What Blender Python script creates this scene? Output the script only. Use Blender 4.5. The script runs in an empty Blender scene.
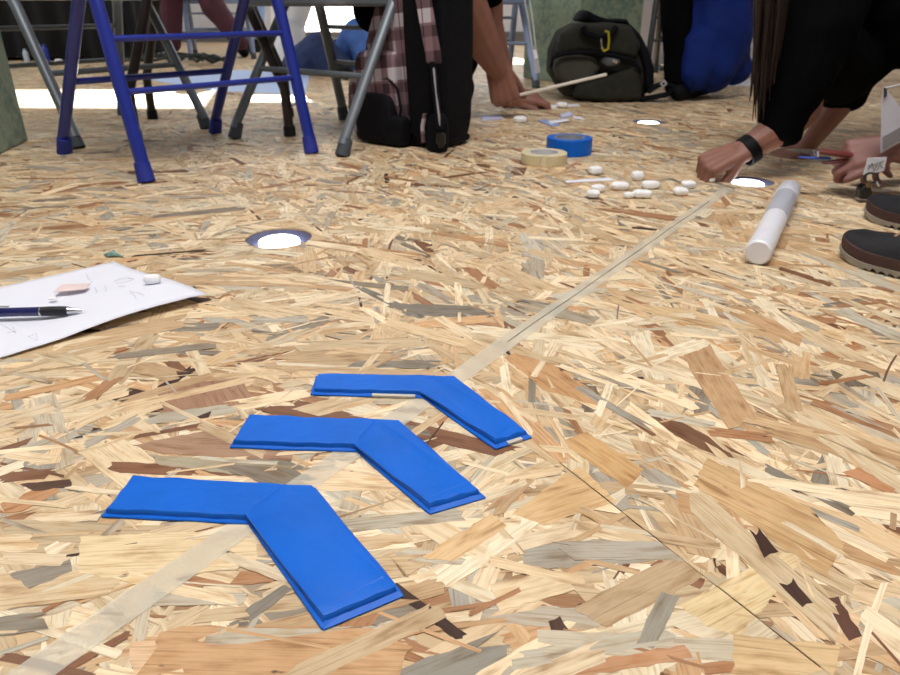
import bpy, bmesh, math, random
from mathutils import Vector, Matrix, Quaternion
import numpy as np

# ------------------------------------------------------------------ camera, world, light
scene = bpy.context.scene
C = scene.collection
F_PX, HORIZON, H = 700.0, 2.0, 0.38          # focal length in px (900x675), horizon row, lens height
PITCH = math.atan((337.5 - HORIZON) / F_PX)
SP, CP = math.sin(PITCH), math.cos(PITCH)

cam_d = bpy.data.cameras.new('camera')
cam = bpy.data.objects.new('camera', cam_d)
C.objects.link(cam)
cam.location = (0, 0, H)
cam.rotation_euler = (math.pi / 2 - PITCH, 0, 0)
cam_d.sensor_width = 36
cam_d.lens = 36 * F_PX / 900
cam_d.clip_start = 0.01
cam_d.dof.use_dof = True
cam_d.dof.focus_distance = 0.60
cam_d.dof.aperture_fstop = 15
scene.camera = cam

w = bpy.data.worlds.new('daylight')
scene.world = w
w.use_nodes = True
w.node_tree.nodes['Background'].inputs[0].default_value = (0.80, 0.90, 1.0, 1)
w.node_tree.nodes['Background'].inputs[1].default_value = 3.0

def light(name, kind, loc, target, energy, color=(1, 1, 1), size=(1, 1), angle=None):
    d = bpy.data.lights.new(name, kind)
    d.energy = energy
    d.color = color
    if kind == 'AREA':
        d.shape = 'RECTANGLE'
        d.size, d.size_y = size
    if angle is not None:
        d.angle = angle
    o = bpy.data.objects.new(name, d)
    C.objects.link(o)
    o.location = loc
    o.rotation_euler = (Vector(target) - Vector(loc)).to_track_quat('-Z', 'Y').to_euler()
    return o

SUN_EL, SUN_AZ = math.radians(31), math.radians(-12)
sun_dir = Vector((math.sin(SUN_AZ) * math.cos(SUN_EL), math.cos(SUN_AZ) * math.cos(SUN_EL), math.sin(SUN_EL)))
light('sun', 'SUN', sun_dir * 20, (0, 0, 0), 42.0, (1.0, 0.95, 0.86), angle=math.radians(0.6))
light('left_window_daylight', 'AREA', (-4.85, 3.4, 1.9), (0, 2.0, 0.0), 150, (0.90, 0.95, 1.0), (4.5, 2.0))
light('back_window_daylight', 'AREA', (0.4, 7.8, 2.0), (0, 1.0, 0.2), 210, (0.90, 0.95, 1.0), (6.0, 1.8))
light('ceiling_light_front', 'AREA', (0.1, 0.55, 3.15), (0.1, 0.55, 0), 200, (1.0, 0.98, 0.96), (2.4, 1.2))
light('ceiling_light_rear', 'AREA', (-0.4, 4.8, 3.15), (-0.4, 4.8, 0), 28, (1.0, 0.98, 0.96), (2.4, 1.2))

scene.view_settings.view_transform = 'Standard'
scene.view_settings.look = 'None'
scene.view_settings.gamma = 1
scene.view_settings.use_curve_mapping = False
scene.view_settings.exposure = -0.98

# ------------------------------------------------------------------ helpers
def G(x, y, z=0.0):
    """photo pixel -> point on the horizontal plane at height z"""
    u, v = (x - 450) / F_PX, (y - 337.5) / F_PX
    t = (H - z) / (SP + v * CP)
    return Vector((u * t, t * (CP - v * SP), z))

def W(x, y, Y):
    """photo pixel -> point of that ray at ground distance Y"""
    u, v = (x - 450) / F_PX, (y - 337.5) / F_PX
    t = Y / (CP - v * SP)
    return Vector((u * t, Y, H - t * (SP + v * CP)))

def pix(p):
    dz = p[2] - H
    Z = p[1] * CP - dz * SP
    return 450 + F_PX * p[0] / Z, 337.5 + F_PX * (-(dz * CP) - p[1] * SP) / Z * 1.0, Z

def srgb(r, g, b):
    f = lambda c: c / 12.92 if c <= 0.04045 else ((c + 0.055) / 1.055) ** 2.4
    return (f(r / 255), f(g / 255), f(b / 255), 1)

MATS = {}
def mat(name, col, rough=0.6, metal=0.0, var=0.12, scale=18.0, bump=0.0, bscale=80.0, alpha=None,
        emit=None, strength=0.0, coat=0.0, sub=0.0, trans=0.0, stretch=None, spec=None):
    if name in MATS:
        return MATS[name]
    m = bpy.data.materials.new(name)
    m.use_nodes = True
    nt = m.node_tree
    b = nt.nodes['Principled BSDF']
    tc = nt.nodes.new('ShaderNodeTexCoord')
    mp = nt.nodes.new('ShaderNodeMapping')
    nt.links.new(tc.outputs['Object'], mp.inputs[0])
    if stretch:
        mp.inputs['Scale'].default_value = stretch
    n = nt.nodes.new('ShaderNodeTexNoise')
    n.inputs['Scale'].default_value = scale
    n.inputs['Detail'].default_value = 5
    nt.links.new(mp.outputs[0], n.inputs['Vector'])
    r = nt.nodes.new('ShaderNodeValToRGB')
    r.color_ramp.elements[0].position = 0.3
    r.color_ramp.elements[1].position = 0.7
    c = col
    r.color_ramp.elements[0].color = (c[0] * (1 - var), c[1] * (1 - var), c[2] * (1 - var), 1)
    r.color_ramp.elements[1].color = (min(1, c[0] * (1 + var)), min(1, c[1] * (1 + var)), min(1, c[2] * (1 + var)), 1)
    nt.links.new(n.outputs['Fac'], r.inputs[0])
    nt.links.new(r.outputs[0], b.inputs['Base Color'])
    b.inputs['Roughness'].default_value = rough
    b.inputs['Metallic'].default_value = metal
    if spec is not None:
        b.inputs['Specular IOR Level'].default_value = spec
    if coat:
        b.inputs['Coat Weight'].default_value = coat
    if sub:
        b.inputs['Subsurface Weight'].default_value = sub
        b.inputs['Subsurface Radius'].default_value = (0.02, 0.008, 0.004)
        b.inputs['Subsurface Scale'].default_value = 0.5
    if trans:
        b.inputs['Transmission Weight'].default_value = trans
    if alpha is not None:
        b.inputs['Alpha'].default_value = alpha
    if emit:
        b.inputs['Emission Color'].default_value = emit
        b.inputs['Emission Strength'].default_value = strength
    if bump:
        n2 = nt.nodes.new('ShaderNodeTexNoise')
        n2.inputs['Scale'].default_value = bscale
        n2.inputs['Detail'].default_value = 4
        nt.links.new(mp.outputs[0], n2.inputs['Vector'])
        bp = nt.nodes.new('ShaderNodeBump')
        bp.inputs['Strength'].default_value = bump
        bp.inputs['Distance'].default_value = 0.01
        nt.links.new(n2.outputs['Fac'], bp.inputs['Height'])
        nt.links.new(bp.outputs[0], b.inputs['Normal'])
    MATS[name] = m
    return m

class MB:
    """collects shapes; build() links them as ONE mesh object"""
    def __init__(self):
        self.v, self.f = [], []
    def add(self, vs, fs):
        o = len(self.v)
        self.v += [tuple(x) for x in vs]
        self.f += [tuple(i + o for i in q) for q in fs]
        return self
    def box(self, c, s, rot=None):
        c = Vector(c)
        vs = []
        for x in (-1, 1):
            for y in (-1, 1):
                for z in (-1, 1):
                    p = Vector((x * s[0] / 2, y * s[1] / 2, z * s[2] / 2))
                    vs.append(c + (rot @ p if rot else p))
        return self.add(vs, [(0, 1, 3, 2), (4, 6, 7, 5), (0, 4, 5, 1), (2, 3, 7, 6), (0, 2, 6, 4), (1, 5, 7, 3)])
    def tube(self, pts, r, n=10, cap=True, flat=1.0, upv=None):
        pts = [Vector(p) for p in pts]
        rs = r if isinstance(r, (list, tuple)) else [r] * len(pts)
        vs, fs = [], []
        prev = None
        for i, p in enumerate(pts):
            d = (pts[min(i + 1, len(pts) - 1)] - pts[max(i - 1, 0)])
            d = d.normalized() if d.length > 1e-9 else Vector((0, 0, 1))
            if prev is None:
                a = Vector(upv) if upv else (Vector((0, 0, 1)) if abs(d.z) < 0.9 else Vector((1, 0, 0)))
                s = d.cross(a).normalized()
            else:
                s = (prev - d * prev.dot(d)).normalized()
            prev = s
            t = d.cross(s)
            for k in range(n):
                an = 2 * math.pi * k / n
                vs.append(p + (s * math.cos(an) + t * math.sin(an) * flat) * rs[i])
        for i in range(len(pts) - 1):
            for k in range(n):
                a, b = i * n + k, i * n + (k + 1) % n
                fs.append((a, b, b + n, a + n))
        if cap:
            fs.append(tuple(range(n - 1, -1, -1)))
            fs.append(tuple((len(pts) - 1) * n + k for k in range(n)))
        return self.add(vs, fs)
    def capsule(self, p0, r0, p1, r1, n=12):
        p0, p1 = Vector(p0), Vector(p1)
        d = p1 - p0
        d = d.normalized() if d.length > 1e-9 else Vector((0, 0, 1))
        pts, rs = [], []
        for a in (90, 60, 30):
            t = math.radians(a)
            pts.append(p0 - d * r0 * math.sin(t)); rs.append(max(r0 * math.cos(t), r0 * 0.04))
        pts.append(p0); rs.append(r0)
        pts.append(p1); rs.append(r1)
        for a in (30, 60, 90):
            t = math.radians(a)
            pts.append(p1 + d * r1 * math.sin(t)); rs.append(max(r1 * math.cos(t), r1 * 0.04))
        return self.tube(pts, rs, n)
    def chain(self, pts):
        """[(point, radius), ...] swept as overlapping tapered capsules"""
        for (a, ra), (b, rb) in zip(pts, pts[1:]):
            self.capsule(a, ra, b, rb)
        return self
    def lathe(self, prof, n=48, c=(0, 0, 0), closed=True):
        c = Vector(c)
        vs, fs = [], []
        m = len(prof)
        for k in range(n):
            a = 2 * math.pi * k / n
            for r, z in prof:
                vs.append(c + Vector((r * math.cos(a), r * math.sin(a), z)))
        for k in range(n):
            for i in range(m if closed else m - 1):
                j = (i + 1) % m
                k2 = (k + 1) % n
                fs.append((k * m + i, k2 * m + i, k2 * m + j, k * m + j))
        return self.add(vs, fs)
    def prism(self, poly, z0, z1):
        """xy polygon (ccw) extruded from z0 to z1"""
        n = len(poly)
        vs = [(p[0], p[1], z0) for p in poly] + [(p[0], p[1], z1) for p in poly]
        fs = [tuple(range(n - 1, -1, -1)), tuple(range(n, 2 * n))]
        fs += [(i, (i + 1) % n, (i + 1) % n + n, i + n) for i in range(n)]
        return self.add(vs, fs)
    def plate(self, pts, nrm):
        """planar polygon with thickness vector nrm"""
        n = len(pts)
        vs = [Vector(p) for p in pts] + [Vector(p) + Vector(nrm) for p in pts]
        fs = [tuple(range(n - 1, -1, -1)), tuple(range(n, 2 * n))]
        fs += [(i, (i + 1) % n, (i + 1) % n + n, i + n) for i in range(n)]
        return self.add(vs, fs)
    def build(self, name, material, parent=None, smooth=True, bevel=0.0, seg=2, subsurf=0, remesh=0.0, smooth_it=3,
              wrinkle=0.0, wscale=0.12):
        me = bpy.data.meshes.new(name)
        me.from_pydata(self.v, [], self.f)
        bm = bmesh.new(); bm.from_mesh(me)
        bmesh.ops.recalc_face_normals(bm, faces=bm.faces)
        bm.to_mesh(me); bm.free()
        me.materials.append(material)
        o = bpy.data.objects.new(name, me)
        C.objects.link(o)
        if parent is not None:
            o.parent = parent
        if remesh:
            r = o.modifiers.new('remesh', 'REMESH'); r.mode = 'VOXEL'; r.voxel_size = remesh; r.use_smooth_shade = True
            s = o.modifiers.new('smooth', 'SMOOTH'); s.factor = 0.5; s.iterations = smooth_it
            if wrinkle:
                tx = bpy.data.textures.new('folds', 'CLOUDS'); tx.noise_scale = wscale; tx.noise_depth = 2
                d = o.modifiers.new('folds', 'DISPLACE'); d.texture = tx; d.strength = wrinkle; d.mid_level = 0.5
        if bevel:
            b = o.modifiers.new('bevel', 'BEVEL'); b.width = bevel; b.segments = seg; b.limit_method = 'ANGLE'
            b.angle_limit = math.radians(35)
        if subsurf:
            s = o.modifiers.new('subsurf', 'SUBSURF'); s.levels = s.render_levels = subsurf
        if smooth and not remesh:
            for p in me.polygons:
                p.use_smooth = True
            if not subsurf:
                try:
                    me.set_sharp_from_angle(angle=math.radians(38))
                except Exception:
                    pass
        return o

def tag(o, label, cat=None, group=None):
    o['label'] = label
    if cat:
        o['category'] = cat
    if group:
        o['group'] = group
    return o

def thing(name, label, cat, loc=(0, 0, 0), rotz=0.0, group=None):
    o = bpy.data.objects.new(name, None)
    C.objects.link(o)
    o.empty_display_size = 0.05
    o.location = loc
    o.rotation_euler = (0, 0, rotz)
    return tag(o, label, cat, group)

def rel(root, p):
    """world point -> local coordinates of an unscaled z-rotated Empty"""
    return Matrix.Rotation(-root.rotation_euler.z, 4, 'Z') @ (Vector(p) - Vector(root.location))

def structure(o):
    o['kind'] = 'structure'
    return o

RES = 0.0012      # height of the strand layer: everything rests on it

# ------------------------------------------------------------------ floor: panels of oriented strand board
rng = random.Random(7)
nrg = np.random.default_rng(11)
SEAM_D = (G(825, 672) - G(530, 440)); SEAM_D.z = 0; SEAM_D.normalize()
SEAM_N = Vector((-SEAM_D.y, SEAM_D.x, 0))
if SEAM_N.x < 0:
    SEAM_N = -SEAM_N
offs = [G(530, 440).dot(SEAM_N), G(650.7, 242).dot(SEAM_N), G(550, 140).dot(SEAM_N)]
OFFS = [offs[0] - 2.4, offs[0] - 1.2] + offs + [offs[2] + 0.6, offs[2] + 1.2, offs[2] + 1.8, offs[2] + 3.0, offs[2] + 4.2]
GAP = 0.0014
LAMP_R = 0.058
LAMPS = [G(279, 238.0), G(748.5, 181), G(648.5, 121.5)]

def clip(poly, n, d):
    """keep the part of a convex polygon with n.p <= d"""
    out = []
    for i in range(len(poly)):
        a, b = poly[i], poly[(i + 1) % len(poly)]
        da, db = n[0] * a[0] + n[1] * a[1] - d, n[0] * b[0] + n[1] * b[1] - d
        if da <= 0:
            out.append(a)
        if (da < 0 < db) or (db < 0 < da):
            t = da / (da - db)
            out.append(tuple(a[k] + (b[k] - a[k]) * t for k in range(len(a))))
    return out

def cut_holes(poly, holes, K=28):
    pieces = [poly]
    for c, r in holes:
        nxt = []
        for pl in pieces:
            if min(math.hypot(p[0] - c.x, p[1] - c.y) for p in pl) > r * 6 and \
               not (min(p[0] for p in pl) < c.x + r and max(p[0] for p in pl) > c.x - r and min(p[1] for p in pl) < c.y + r and max(p[1] for p in pl) > c.y - r):
                nxt.append(pl); continue
            for k in range(K):
                a0, a1 = 2 * math.pi * k / K, 2 * math.pi * (k + 1) / K
                am = (a0 + a1) / 2
                q = clip(pl, (math.sin(a0), -math.cos(a0)), math.sin(a0) * c.x - math.cos(a0) * c.y)
                if len(q) > 2:
                    q = clip(q, (-math.sin(a1), math.cos(a1)), -math.sin(a1) * c.x + math.cos(a1) * c.y)
                if len(q) > 2:
                    e = r * math.cos(math.pi / K)
                    q = clip(q, (-math.cos(am), -math.sin(am)), -(math.cos(am) * c.x + math.sin(am) * c.y) - e)
                if len(q) > 2:
                    nxt.append(q)
        pieces = nxt
    return pieces

def ramp(nt, fac, stops):
    r = nt.nodes.new('ShaderNodeValToRGB')
    e = r.color_ramp.elements
    while len(e) < len(stops):
        e.new(0.5)
    for el, (p, c) in zip(e, stops):
        el.position = p; el.color = c
    nt.links.new(fac, r.inputs[0])
    return r.outputs[0]

def strand_material():
    m = bpy.data.materials.new('wood_strand')
    m.use_nodes = True
    nt = m.node_tree; L = nt.links.new; N = nt.nodes.new
    b = nt.nodes['Principled BSDF']
    at = N('ShaderNodeAttribute'); at.attribute_name = 'tint'
    uv = N('ShaderNodeUVMap'); uv.uv_map = 'grain'
    mp = N('ShaderNodeMapping'); mp.inputs['Scale'].default_value = (11, 520, 1); L(uv.outputs[0], mp.inputs[0])
    n1 = N('ShaderNodeTexNoise'); n1.inputs['Scale'].default_value = 1.0; n1.inputs['Detail'].default_value = 5
    n1.inputs['Roughness'].default_value = 0.65; L(mp.outputs[0], n1.inputs['Vector'])
    mp2 = N('ShaderNodeMapping'); mp2.inputs['Scale'].default_value = (22, 95, 1); L(uv.outputs[0], mp2.inputs[0])
    n2 = N('ShaderNodeTexNoise'); n2.inputs['Scale'].default_value = 1.0; n2.inputs['Detail'].default_value = 6; L(mp2.outputs[0], n2.inputs['Vector'])
    g = ramp(nt, n1.outputs['Fac'], [(0.28, (0.50, 0.42, 0.34, 1)), (0.42, (0.90, 0.86, 0.80, 1)), (0.52, (1.06, 1.05, 1.03, 1)), (0.62, (1.0, 0.97, 0.93, 1)), (0.78, (0.74, 0.66, 0.56, 1))])
    s = ramp(nt, n2.outputs['Fac'], [(0.30, (0.60, 0.49, 0.40, 1)), (0.41, (0.92, 0.86, 0.80, 1)), (0.50, (1.03, 1.03, 1.03, 1)), (0.58, (1.02, 1.0, 0.97, 1)), (0.70, (0.86, 0.72, 0.56, 1))])
    x1 = N('ShaderNodeMix'); x1.data_type = 'RGBA'; x1.blend_type = 'MULTIPLY'; x1.inputs[0].default_value = 1
    L(at.outputs['Color'], x1.inputs[6]); L(g, x1.inputs[7])
    x2 = N('ShaderNodeMix'); x2.data_type = 'RGBA'; x2.blend_type = 'MULTIPLY'; x2.inputs[0].default_value = 0.95
    L(x1.outputs[2], x2.inputs[6]); L(s, x2.inputs[7])
    # rare dark resin and bark blots
    mp3 = N('ShaderNodeMapping'); mp3.inputs['Scale'].default_value = (30, 75, 1); L(uv.outputs[0], mp3.inputs[0])
    n3 = N('ShaderNodeTexNoise'); n3.inputs['Scale'].default_value = 1.0; n3.inputs['Detail'].default_value = 3; L(mp3.outputs[0], n3.inputs['Vector'])
    dk = ramp(nt, n3.outputs['Fac'], [(0.695, (0, 0, 0, 1)), (0.74, (1, 1, 1, 1))])
    x3 = N('ShaderNodeMix'); x3.data_type = 'RGBA'; L(dk, x3.inputs[0]); L(x2.outputs[2], x3.inputs[6]); x3.inputs[7].default_value = srgb(70, 42, 34)
    # broad uneven tone of the board
    tc = N('ShaderNodeTexCoord')
    n4 = N('ShaderNodeTexNoise'); n4.inputs['Scale'].default_value = 16; n4.inputs['Detail'].default_value = 4; L(tc.outputs['Object'], n4.inputs['Vector'])
    tn = ramp(nt, n4.outputs['Fac'], [(0.32, (0.86, 0.82, 0.78, 1)), (0.5, (1.0, 1.0, 1.0, 1)), (0.7, (1.04, 1.04, 1.05, 1))])
    x4 = N('ShaderNodeMix'); x4.data_type = 'RGBA'; x4.blend_type = 'MULTIPLY'; x4.inputs[0].default_value = 1
    L(x3.outputs[2], x4.inputs[6]); L(tn, x4.inputs[7])
    L(x4.outputs[2], b.inputs['Base Color'])
    b.inputs['Roughness'].default_value = 0.48
    b.inputs['Specular IOR Level'].default_value = 0.35
    bp = N('ShaderNodeBump'); bp.inputs['Strength'].default_value = 0.35; bp.inputs['Distance'].default_value = 0.0008
    L(n1.outputs['Fac'], bp.inputs['Height']); L(bp.outputs[0], b.inputs['Normal'])
    return m

def panel_material():
    """the board where its strands are too far off to tell apart"""
    m = bpy.data.materials.new('strand_board')
    m.use_nodes = True
    nt = m.node_tree; L = nt.links.new; N = nt.nodes.new
    b = nt.nodes['Principled BSDF']
    tc = N('ShaderNodeTexCoord')
    def layer(rot, sx, sy):
        mp = N('ShaderNodeMapping'); mp.inputs['Rotation'].default_value = (0, 0, rot); mp.inputs['Scale'].default_value = (sx, sy, 1)
        L(tc.outputs['Object'], mp.inputs[0])
        v = N('ShaderNodeTexVoronoi'); v.inputs['Scale'].default_value = 1; L(mp.outputs[0], v.inputs['Vector'])
        return v
    a, c = layer(1.0, 9, 45), layer(0.3, 11, 55)
    sp = N('ShaderNodeSeparateColor'); L(a.outputs['Color'], sp.inputs[0])
    sp2 = N('ShaderNodeSeparateColor'); L(c.outputs['Color'], sp2.inputs[0])
    stops = [(0.0, srgb(140, 105, 75)), (0.12, srgb(170, 135, 98)), (0.4, srgb(196, 165, 125)), (0.7, srgb(214, 188, 148)), (0.9, srgb(165, 155, 138)), (1, srgb(226, 204, 168))]
    r1, r2 = ramp(nt, sp.outputs[0], stops), ramp(nt, sp2.outputs[1], stops)
    x = N('ShaderNodeMix'); x.data_type = 'RGBA'; L(sp2.outputs[2], x.inputs[0]); L(r1, x.inputs[6]); L(r2, x.inputs[7])
    L(x.outputs[2], b.inputs['Base Color'])
    b.inputs['Roughness'].default_value = 0.5
    return m

M_STRAND, M_PANEL = strand_material(), panel_material()
FX0, FX1, FY0, FY1 = -5.0, 5.0, -2.5, 8.0
floor = structure(MB().box(((FX0 + FX1) / 2, (FY0 + FY1) / 2, -0.13), (FX1 - FX0, FY1 - FY0, 0.02)).build('floor', mat('subfloor', srgb(52, 44, 38), 0.9)))
holes = [(c, LAMP_R) for c in LAMPS]
for i in range(len(OFFS) - 1):
    poly = [(FX0, FY0), (FX1, FY0), (FX1, FY1), (FX0, FY1)]
    lo = OFFS[i] + GAP / 2 if i else -99
    hi = OFFS[i + 1] - GAP / 2 if i < len(OFFS) - 2 else 99
    poly = clip(poly, (SEAM_N.x, SEAM_N.y), hi)
    poly = clip(poly, (-SEAM_N.x, -SEAM_N.y), -lo)
    if len(poly) < 3:
        continue
    mb = MB()
    for q in cut_holes(poly, holes, 28):
        mb.prism(q, -0.018, 0.0)
    mb.build('floor_panel', M_PANEL, floor, smooth=False)

PAL = [(srgb(236, 220, 190), 26), (srgb(228, 207, 172), 25), (srgb(214, 189, 152), 19), (srgb(202, 172, 134), 10), (srgb(206, 168, 126), 4),
       (srgb(178, 170, 156), 5), (srgb(200, 191, 172), 8), (srgb(142, 135, 123), 2.4), (srgb(172, 128, 92), 4.6), (srgb(130, 92, 68), 2.2), (srgb(74, 52, 42), 0.9)]
pw = np.array([p[1] for p in PAL]); pw = pw / pw.sum()
seam_ang = math.atan2(SEAM_D.y, SEAM_D.x)

def open_at(o, along):
    """stretches where a joint between boards has opened up"""
    for k, (p, q) in enumerate((((512, 428), (900, 735)), ((470, 178), (662, 246)), ((468, 121), (620, 156)))):
        if abs(o - offs[k]) < 1e-6:
            a, b = sorted((G(*p).dot(SEAM_D), G(*q).dot(SEAM_D)))
            return a < along < b
    return True

def make_strands():
    out = []
    Y1 = 5.2
    dens = 3300
    ys = np.linspace(0.12, Y1, 120)
    for y0, y1 in zip(ys, ys[1:]):
        ym = (y0 + y1) / 2
        hw = 0.70 * (0.9 * ym + 0.17) + 0.50
        dd = dens if ym < 2.6 else dens * max(0.55, 1 - (ym - 2.6) * 0.2)
        n = int(2 * hw * (y1 - y0) * dd)
        for _ in range(n):
            out.append((nrg.uniform(-hw, hw), nrg.uniform(y0, y1)))
    S = []
    for x, y in out:
        k = rng.random()
        if k < 0.045:
            wd, ln = rng.uniform(0.030, 0.046), rng.uniform(0.11, 0.19)
        elif k < 0.24:                    # broad flakes
            wd, ln = rng.uniform(0.016, 0.030), rng.uniform(0.07, 0.15)
        elif k < 0.62:
            wd, ln = rng.uniform(0.007, 0.018), rng.uniform(0.045, 0.12)
        else:                             # slivers
            wd, ln = rng.uniform(0.0018, 0.006), rng.uniform(0.03, 0.10)
        main = seam_ang if x * SEAM_N.x + y * SEAM_N.y > offs[0] else 0.12
        a = main + rng.gauss(0, 0.48) if rng.random() < 0.72 else rng.uniform(0, math.pi)
        ca, sa = math.cos(a), math.sin(a)
        hl, hw = ln / 2, wd / 2
        sk = rng.uniform(-0.9, 0.9) * wd
        bow = rng.uniform(-0.06, 0.06) * ln * 0.3
        loc = []
        m = 3 if y > 1.5 or wd < 0.004 else (8 if y > 1.0 else 13)
        jg = 0.78 if m == 3 else 0.84
        for i in range(m + 1):            # lower side
            t = -1 + 2 * i / m
            loc.append((t * hl + (sk * 0.5 if i in (0, m) else 0), -hw * rng.uniform(jg, 1.0) + bow * t * t))
        loc.append((hl + rng.uniform(-0.1, 0.25) * wd, rng.uniform(-0.3, 0.3) * hw + bow))
        if m > 3:
            loc.append((hl + rng.uniform(-0.55, 0.35) * wd, 0.32 * hw + bow))
        if wd > 0.012:
            loc.append((hl + rng.uniform(-0.45, 0.1) * wd, rng.uniform(0.5, 0.7) * hw + bow))
        for i in range(m + 1):
            t = 1 - 2 * i / m
            loc.append((t * hl - (sk * 0.5 if i in (0, m) else 0), hw * rng.uniform(jg, 1.0) + bow * t * t))
        if m > 3:
            for fr in (0.6, 0.25):
                loc.append((-hl - rng.uniform(-0.55, 0.35) * wd, fr * hw + bow))
        loc.append((-hl - rng.uniform(-0.1, 0.25) * wd, rng.uniform(-0.3, 0.3) * hw + bow))
        uo, vo = rng.uniform(0, 50), rng.uniform(0, 50)
        big = wd > 0.018
        z = RES * (0.12 + 0.78 * (rng.random() ** (1.15 if big else 0.9)))
        tx, ty = rng.gauss(0, 0.0010), rng.gauss(0, 0.004)
        poly = [(x + p[0] * ca - p[1] * sa, y + p[0] * sa + p[1] * ca,
                 min(RES, max(0.00004, z + p[0] * tx + p[1] * ty)), p[0] + uo, p[1] + vo) for p in loc]
        c = PAL[int(nrg.choice(len(PAL), p=pw))][0] if False else None
        S.append([poly, wd * ln, x, y, wd])
    cols = nrg.choice(len(PAL), size=len(S), p=pw)
    for s, ci in zip(S, cols):
        c = PAL[ci][0]
        k = rng.uniform(0.84, 1.10)
        hsh = rng.uniform(-0.05, 0.05)
        lm = (0.3 * c[0] + 0.6 * c[1] + 0.1 * c[2])
        c = [q + (lm - q) * 0.05 for q in c[:3]]
        s.append((min(1, c[0] * k * (1 + hsh)), min(1, c[1] * k), min(1, c[2] * k * (1 - hsh)), 1))
    # clip at seams and lamp holes
    n2 = (SEAM_N.x, SEAM_N.y)
    for s in S:
        poly = s[0]
        d = n2[0] * s[2] + n2[1] * s[3]
        hi = min([o for o in OFFS if o > d], default=99)
        lo = max([o for o in OFFS if o <= d], default=-99)
        along = SEAM_D.x * s[2] + SEAM_D.y * s[3]
        if hi - d < 0.09 and open_at(hi, along):
            poly = clip(poly, n2, hi - GAP / 2)
        if d - lo < 0.09 and len(poly) > 2 and open_at(lo, along):
            poly = clip(poly, (-n2[0], -n2[1]), -lo - GAP / 2)
        pieces = [poly] if len(poly) > 2 else []
        for c, r in holes:
            if pieces and math.hypot(s[2] - c.x, s[3] - c.y) < r + 0.09:
                pieces = [q for pl in pieces for q in cut_holes(pl, [(c, r)], 28)]
        s[0] = pieces
    return [s for s in S if s[0]]

def strand_mesh(name, items, skirt=False):
    vs, fs, uvs, cols = [], [], [], []
    for pieces, _, _, _, _, col in items:
        for poly in pieces:
            o = len(vs); n = len(poly)
            vs += [p[:3] for p in poly]
            fs.append(tuple(range(o, o + n)))
            uvs += [p[3:5] for p in poly]
            cols.append(col)
            if skirt and len(pieces) == 1:
                vs += [(p[0], p[1], -0.0001) for p in poly]
                for i in range(n):
                    j = (i + 1) % n
                    fs.append((o + i, o + n + i, o + n + j, o + j))
                    uvs += [poly[i][3:5], poly[i][3:5], poly[j][3:5], poly[j][3:5]]
                    cols.append(col)
    me = bpy.data.meshes.new(name)
    me.from_pydata(vs, [], fs)
    uvl = me.uv_layers.new(name='grain')
    uvl.data.foreach_set('uv', np.array(uvs, dtype=np.float32).ravel())
    at = me.attributes.new('tint', 'FLOAT_COLOR', 'FACE')
    at.data.foreach_set('color', np.array(cols, dtype=np.float32).ravel())
    me.materials.append(M_STRAND)
    o = bpy.data.objects.new(name, me)
    C.objects.link(o)
    o.parent = floor
    return o

strands = make_strands()
def seen(s):
    x, y, Z = pix((s[2], s[3], 0))
    if s[1] > 1:
        return 1e6
    if not (10 < x < 890 and 10 < y < 665):
        return 0
    return s[1] / (Z * Z) * (H / Z)
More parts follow.
